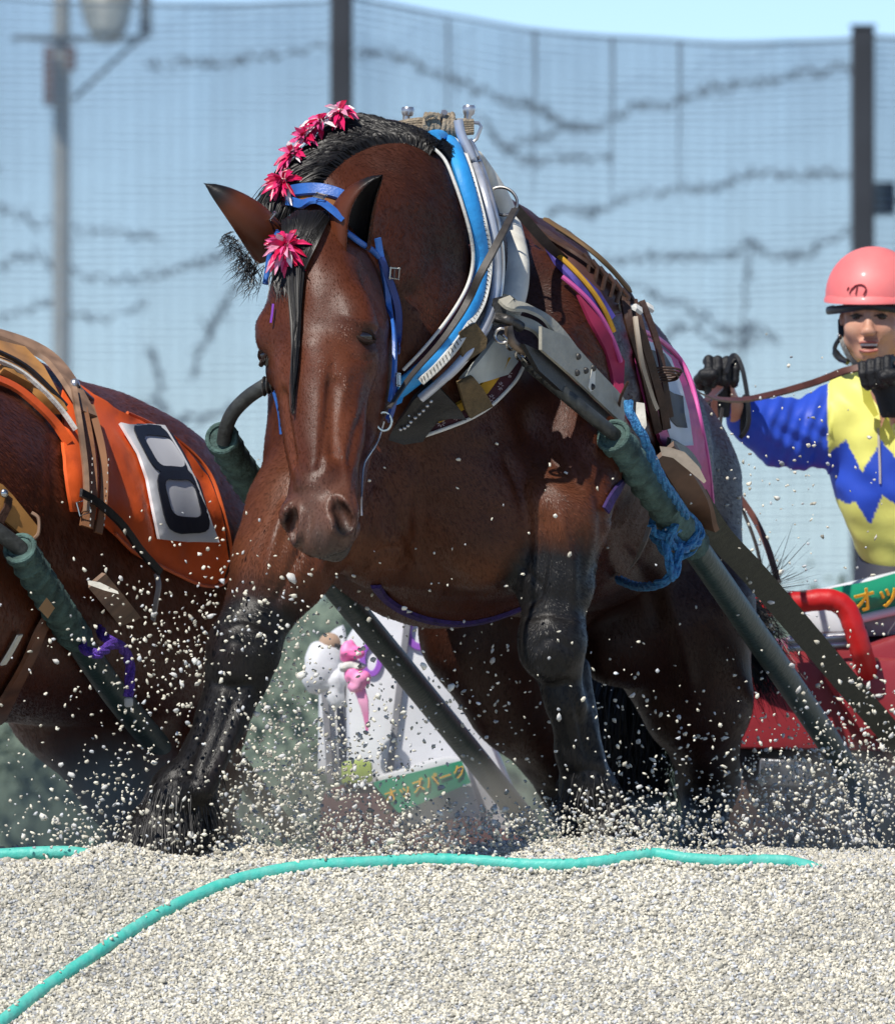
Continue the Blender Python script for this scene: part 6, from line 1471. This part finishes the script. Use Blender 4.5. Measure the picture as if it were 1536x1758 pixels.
# ================================================================ stones in the air
rs = np.random.RandomState(33)
hc = []; 
for i in range(1500):
    k = rs.randint(len(HP_)-2); q = HP_[k].lerp(HP_[k+1], rs.rand()); t_ = (HP_[k+1]-HP_[k]).normalized(); s_d = Vector((t_.y, -t_.x, 0)); s_d = -s_d if s_d.y > 0 else s_d
    a_ = rs.uniform(.013, .030) if rs.rand() < .93 else rs.uniform(-.004, .010); q2 = q+s_d*a_; zz = float(gz(q2.x, q2.y)); hc.append((q2.x, q2.y, max(zz, q.z-.012+rs.uniform(-.006, .004)) if a_ > .012 else q.z+.0155))
hc = np.array(hc); hs = rs.gamma(5, .0006, len(hc))+.002; pv, pf = pebbles(hc, hs, rs); me = mesh_from('banked_gravel', pv, pf, False); setcol(me, stonecols(len(hc), rs))
tag(link('banked_gravel', me, STONE), 'small stones banked up against the near side of the long teal hose', 'gravel', kind='stuff')
def cloud(n, uv, sd, yr):
    u = uv[0]+rs.randn(n)*sd[0]; v = uv[1]+rs.randn(n)*sd[1]; y = rs.uniform(yr[0], yr[1], n); return np.stack([u, v, y], -1)
PTS = [cloud(330, (430, 1080), (85, 85), (-.5, -.1)), cloud(330, (440, 1100), (90, 90), (.0, .4)), cloud(420, (260, 1180), (120, 110), (-.4, .4)), cloud(500, (200, 1420), (90, 50), (-.5, .2)),
       cloud(1800, (520, 1360), (100, 80), (-.45, .4)), cloud(1400, (760, 1440), (160, 28), (-.4, .5)), cloud(260, (760, 1200), (120, 120), (-.3, .6)),
       cloud(1300, (1020, 1425), (100, 30), (-.35, .3)), cloud(380, (1130, 1330), (110, 100), (-.3, .9)), cloud(1900, (1400, 1390), (100, 65), (.0, 2.2)), cloud(420, (1450, 1260), (90, 90), (.3, 2.6)),
       cloud(170, (1330, 880), (110, 110), (.3, 2.8)), cloud(45, (800, 880), (180, 90), (-.5, .0)), cloud(30, (1380, 560), (120, 150), (.5, 3)), cloud(900, (1180, 1450), (180, 30), (-.3, .8)), cloud(900, (480, 1455), (180, 18), (-.35, .1))]
PT = np.concatenate(PTS); PT = PT[(PT[:, 1] > 560) & (PT[:, 0] > -60) & (PT[:, 0] < 1600)]
sc_ = FPX/(30+PT[:, 2]); px_ = (PT[:, 0]-768)/sc_; pz_ = CAMZ+(879-PT[:, 1])/sc_; keep = pz_ > gz(px_, PT[:, 2])+.006
C3 = np.stack([px_, PT[:, 2], pz_], -1)[keep]; szs = rs.gamma(4, .00065, len(C3))+.0015
big = rs.rand(len(C3)) < .02; szs[big] *= 1.5
order = np.argsort(-szs); top = order[:300]; rest = order[300:]
pv, pf = pebbles(C3[rest], szs[rest], rs); me = mesh_from('flying_gravel', pv, pf, False); c_ = stonecols(len(rest), rs); setcol(me, c_)
tag(link('flying_gravel', me, STONE), 'spray of small pale stones thrown up round the horses\' legs', 'gravel', kind='stuff', group='pebbles thrown up by the hooves')
protos = []
for k in range(14):
    v1, f1 = pebbles(np.zeros((1, 3)), np.array([1.0]), rs); me = mesh_from('pebble', v1, f1, False); setcol(me, stonecols(1, rs)*0+np.repeat(np.array([[.82, .80, .72], [.68, .67, .64], [.78, .74, .62]])[k % 3][None], 12, 0)); me.materials.append(STONE); protos.append(me)
for i in top:
    o = bpy.data.objects.new('pebble', protos[i % 14]); COL.objects.link(o); o.location = C3[i].tolist(); s__ = float(szs[i]); o.scale = (s__, s__, s__)
    o.rotation_euler = (rs.uniform(0, 6), rs.uniform(0, 6), rs.uniform(0, 6)); tag(o, 'pale rounded pebble flying in the spray kicked up by the hooves', 'pebble', 'pebbles thrown up by the hooves')

# ================================================================ dust
def dust(name, u, v, y, ru, ry, rv, dens, lab, seed):
    dens *= 1.5
    c = W(u, v, y); mb = MB(); mb.ball((0, 0, 0), (1, 1, 1), 24, 14); me = mesh_from(name, mb.V, mb.F); me.transform(Matrix.Diagonal((ru/S(y), ry, rv/S(y), 1)))
    m = bpy.data.materials.new('dust'); m.use_nodes = True; t = m.node_tree; t.nodes.clear(); o_ = t.nodes.new('ShaderNodeOutputMaterial'); pv_ = t.nodes.new('ShaderNodeVolumePrincipled')
    pv_.inputs['Color'].default_value = (.86, .80, .68, 1); pv_.inputs['Anisotropy'].default_value = .2
    tc = t.nodes.new('ShaderNodeTexCoord'); mp = t.nodes.new('ShaderNodeMapping'); mp.inputs['Scale'].default_value = (S(y)/ru, 1/ry, S(y)/rv); ln = t.nodes.new('ShaderNodeVectorMath'); ln.operation = 'LENGTH'
    fr = t.nodes.new('ShaderNodeMapRange'); fr.interpolation_type = 'SMOOTHSTEP'; fr.inputs[1].default_value = 1; fr.inputs[2].default_value = .25; fr.inputs[3].default_value = 0; fr.inputs[4].default_value = 1
    nz_ = t.nodes.new('ShaderNodeTexNoise'); nz_.inputs['Scale'].default_value = 5; nz_.inputs['Detail'].default_value = 2; rg = t.nodes.new('ShaderNodeMapRange'); rg.inputs[1].default_value = .38; rg.inputs[2].default_value = .68
    mu = t.nodes.new('ShaderNodeMath'); mu.operation = 'MULTIPLY'; m2 = t.nodes.new('ShaderNodeMath'); m2.operation = 'MULTIPLY'; m2.inputs[1].default_value = dens
    L = t.links.new; L(tc.outputs['Object'], mp.inputs[0]); L(mp.outputs[0], ln.inputs[0]); L(ln.outputs['Value'], fr.inputs[0]); L(tc.outputs['Object'], nz_.inputs['Vector']); L(nz_.outputs['Fac'], rg.inputs[0]); L(fr.outputs[0], mu.inputs[0]); L(rg.outputs[0], mu.inputs[1]); L(mu.outputs[0], m2.inputs[0]); L(m2.outputs[0], pv_.inputs['Density']); L(pv_.outputs[0], o_.inputs['Volume'])
    o = link(name, me, m); o.location = c; tag(o, lab, 'dust', kind='stuff')
dust('dust_cloud', 740, 1400, 2.6, 300, .9, 130, 1.5, 'pale dust drifting in front of the white sled between the centre horse\'s legs', 1)
dust('dust_cloud', 150, 1400, 1.4, 260, .9, 190, 1.9, 'pale dust rising round the legs of the horse at the left', 2)
dust('dust_cloud', 520, 1380, .45, 210, .35, 130, 2.2, 'tan dust haze behind the centre horse\'s outstretched foreleg', 4)
dust('dust_cloud', 1090, 1430, .75, 200, .4, 80, 2.4, 'low dust haze round the centre horse\'s near foreleg', 5)
dust('dust_cloud', 1450, 1420, 2.9, 260, .8, 170, 2.6, 'pale dust rising in front of the red sled at the right', 3)
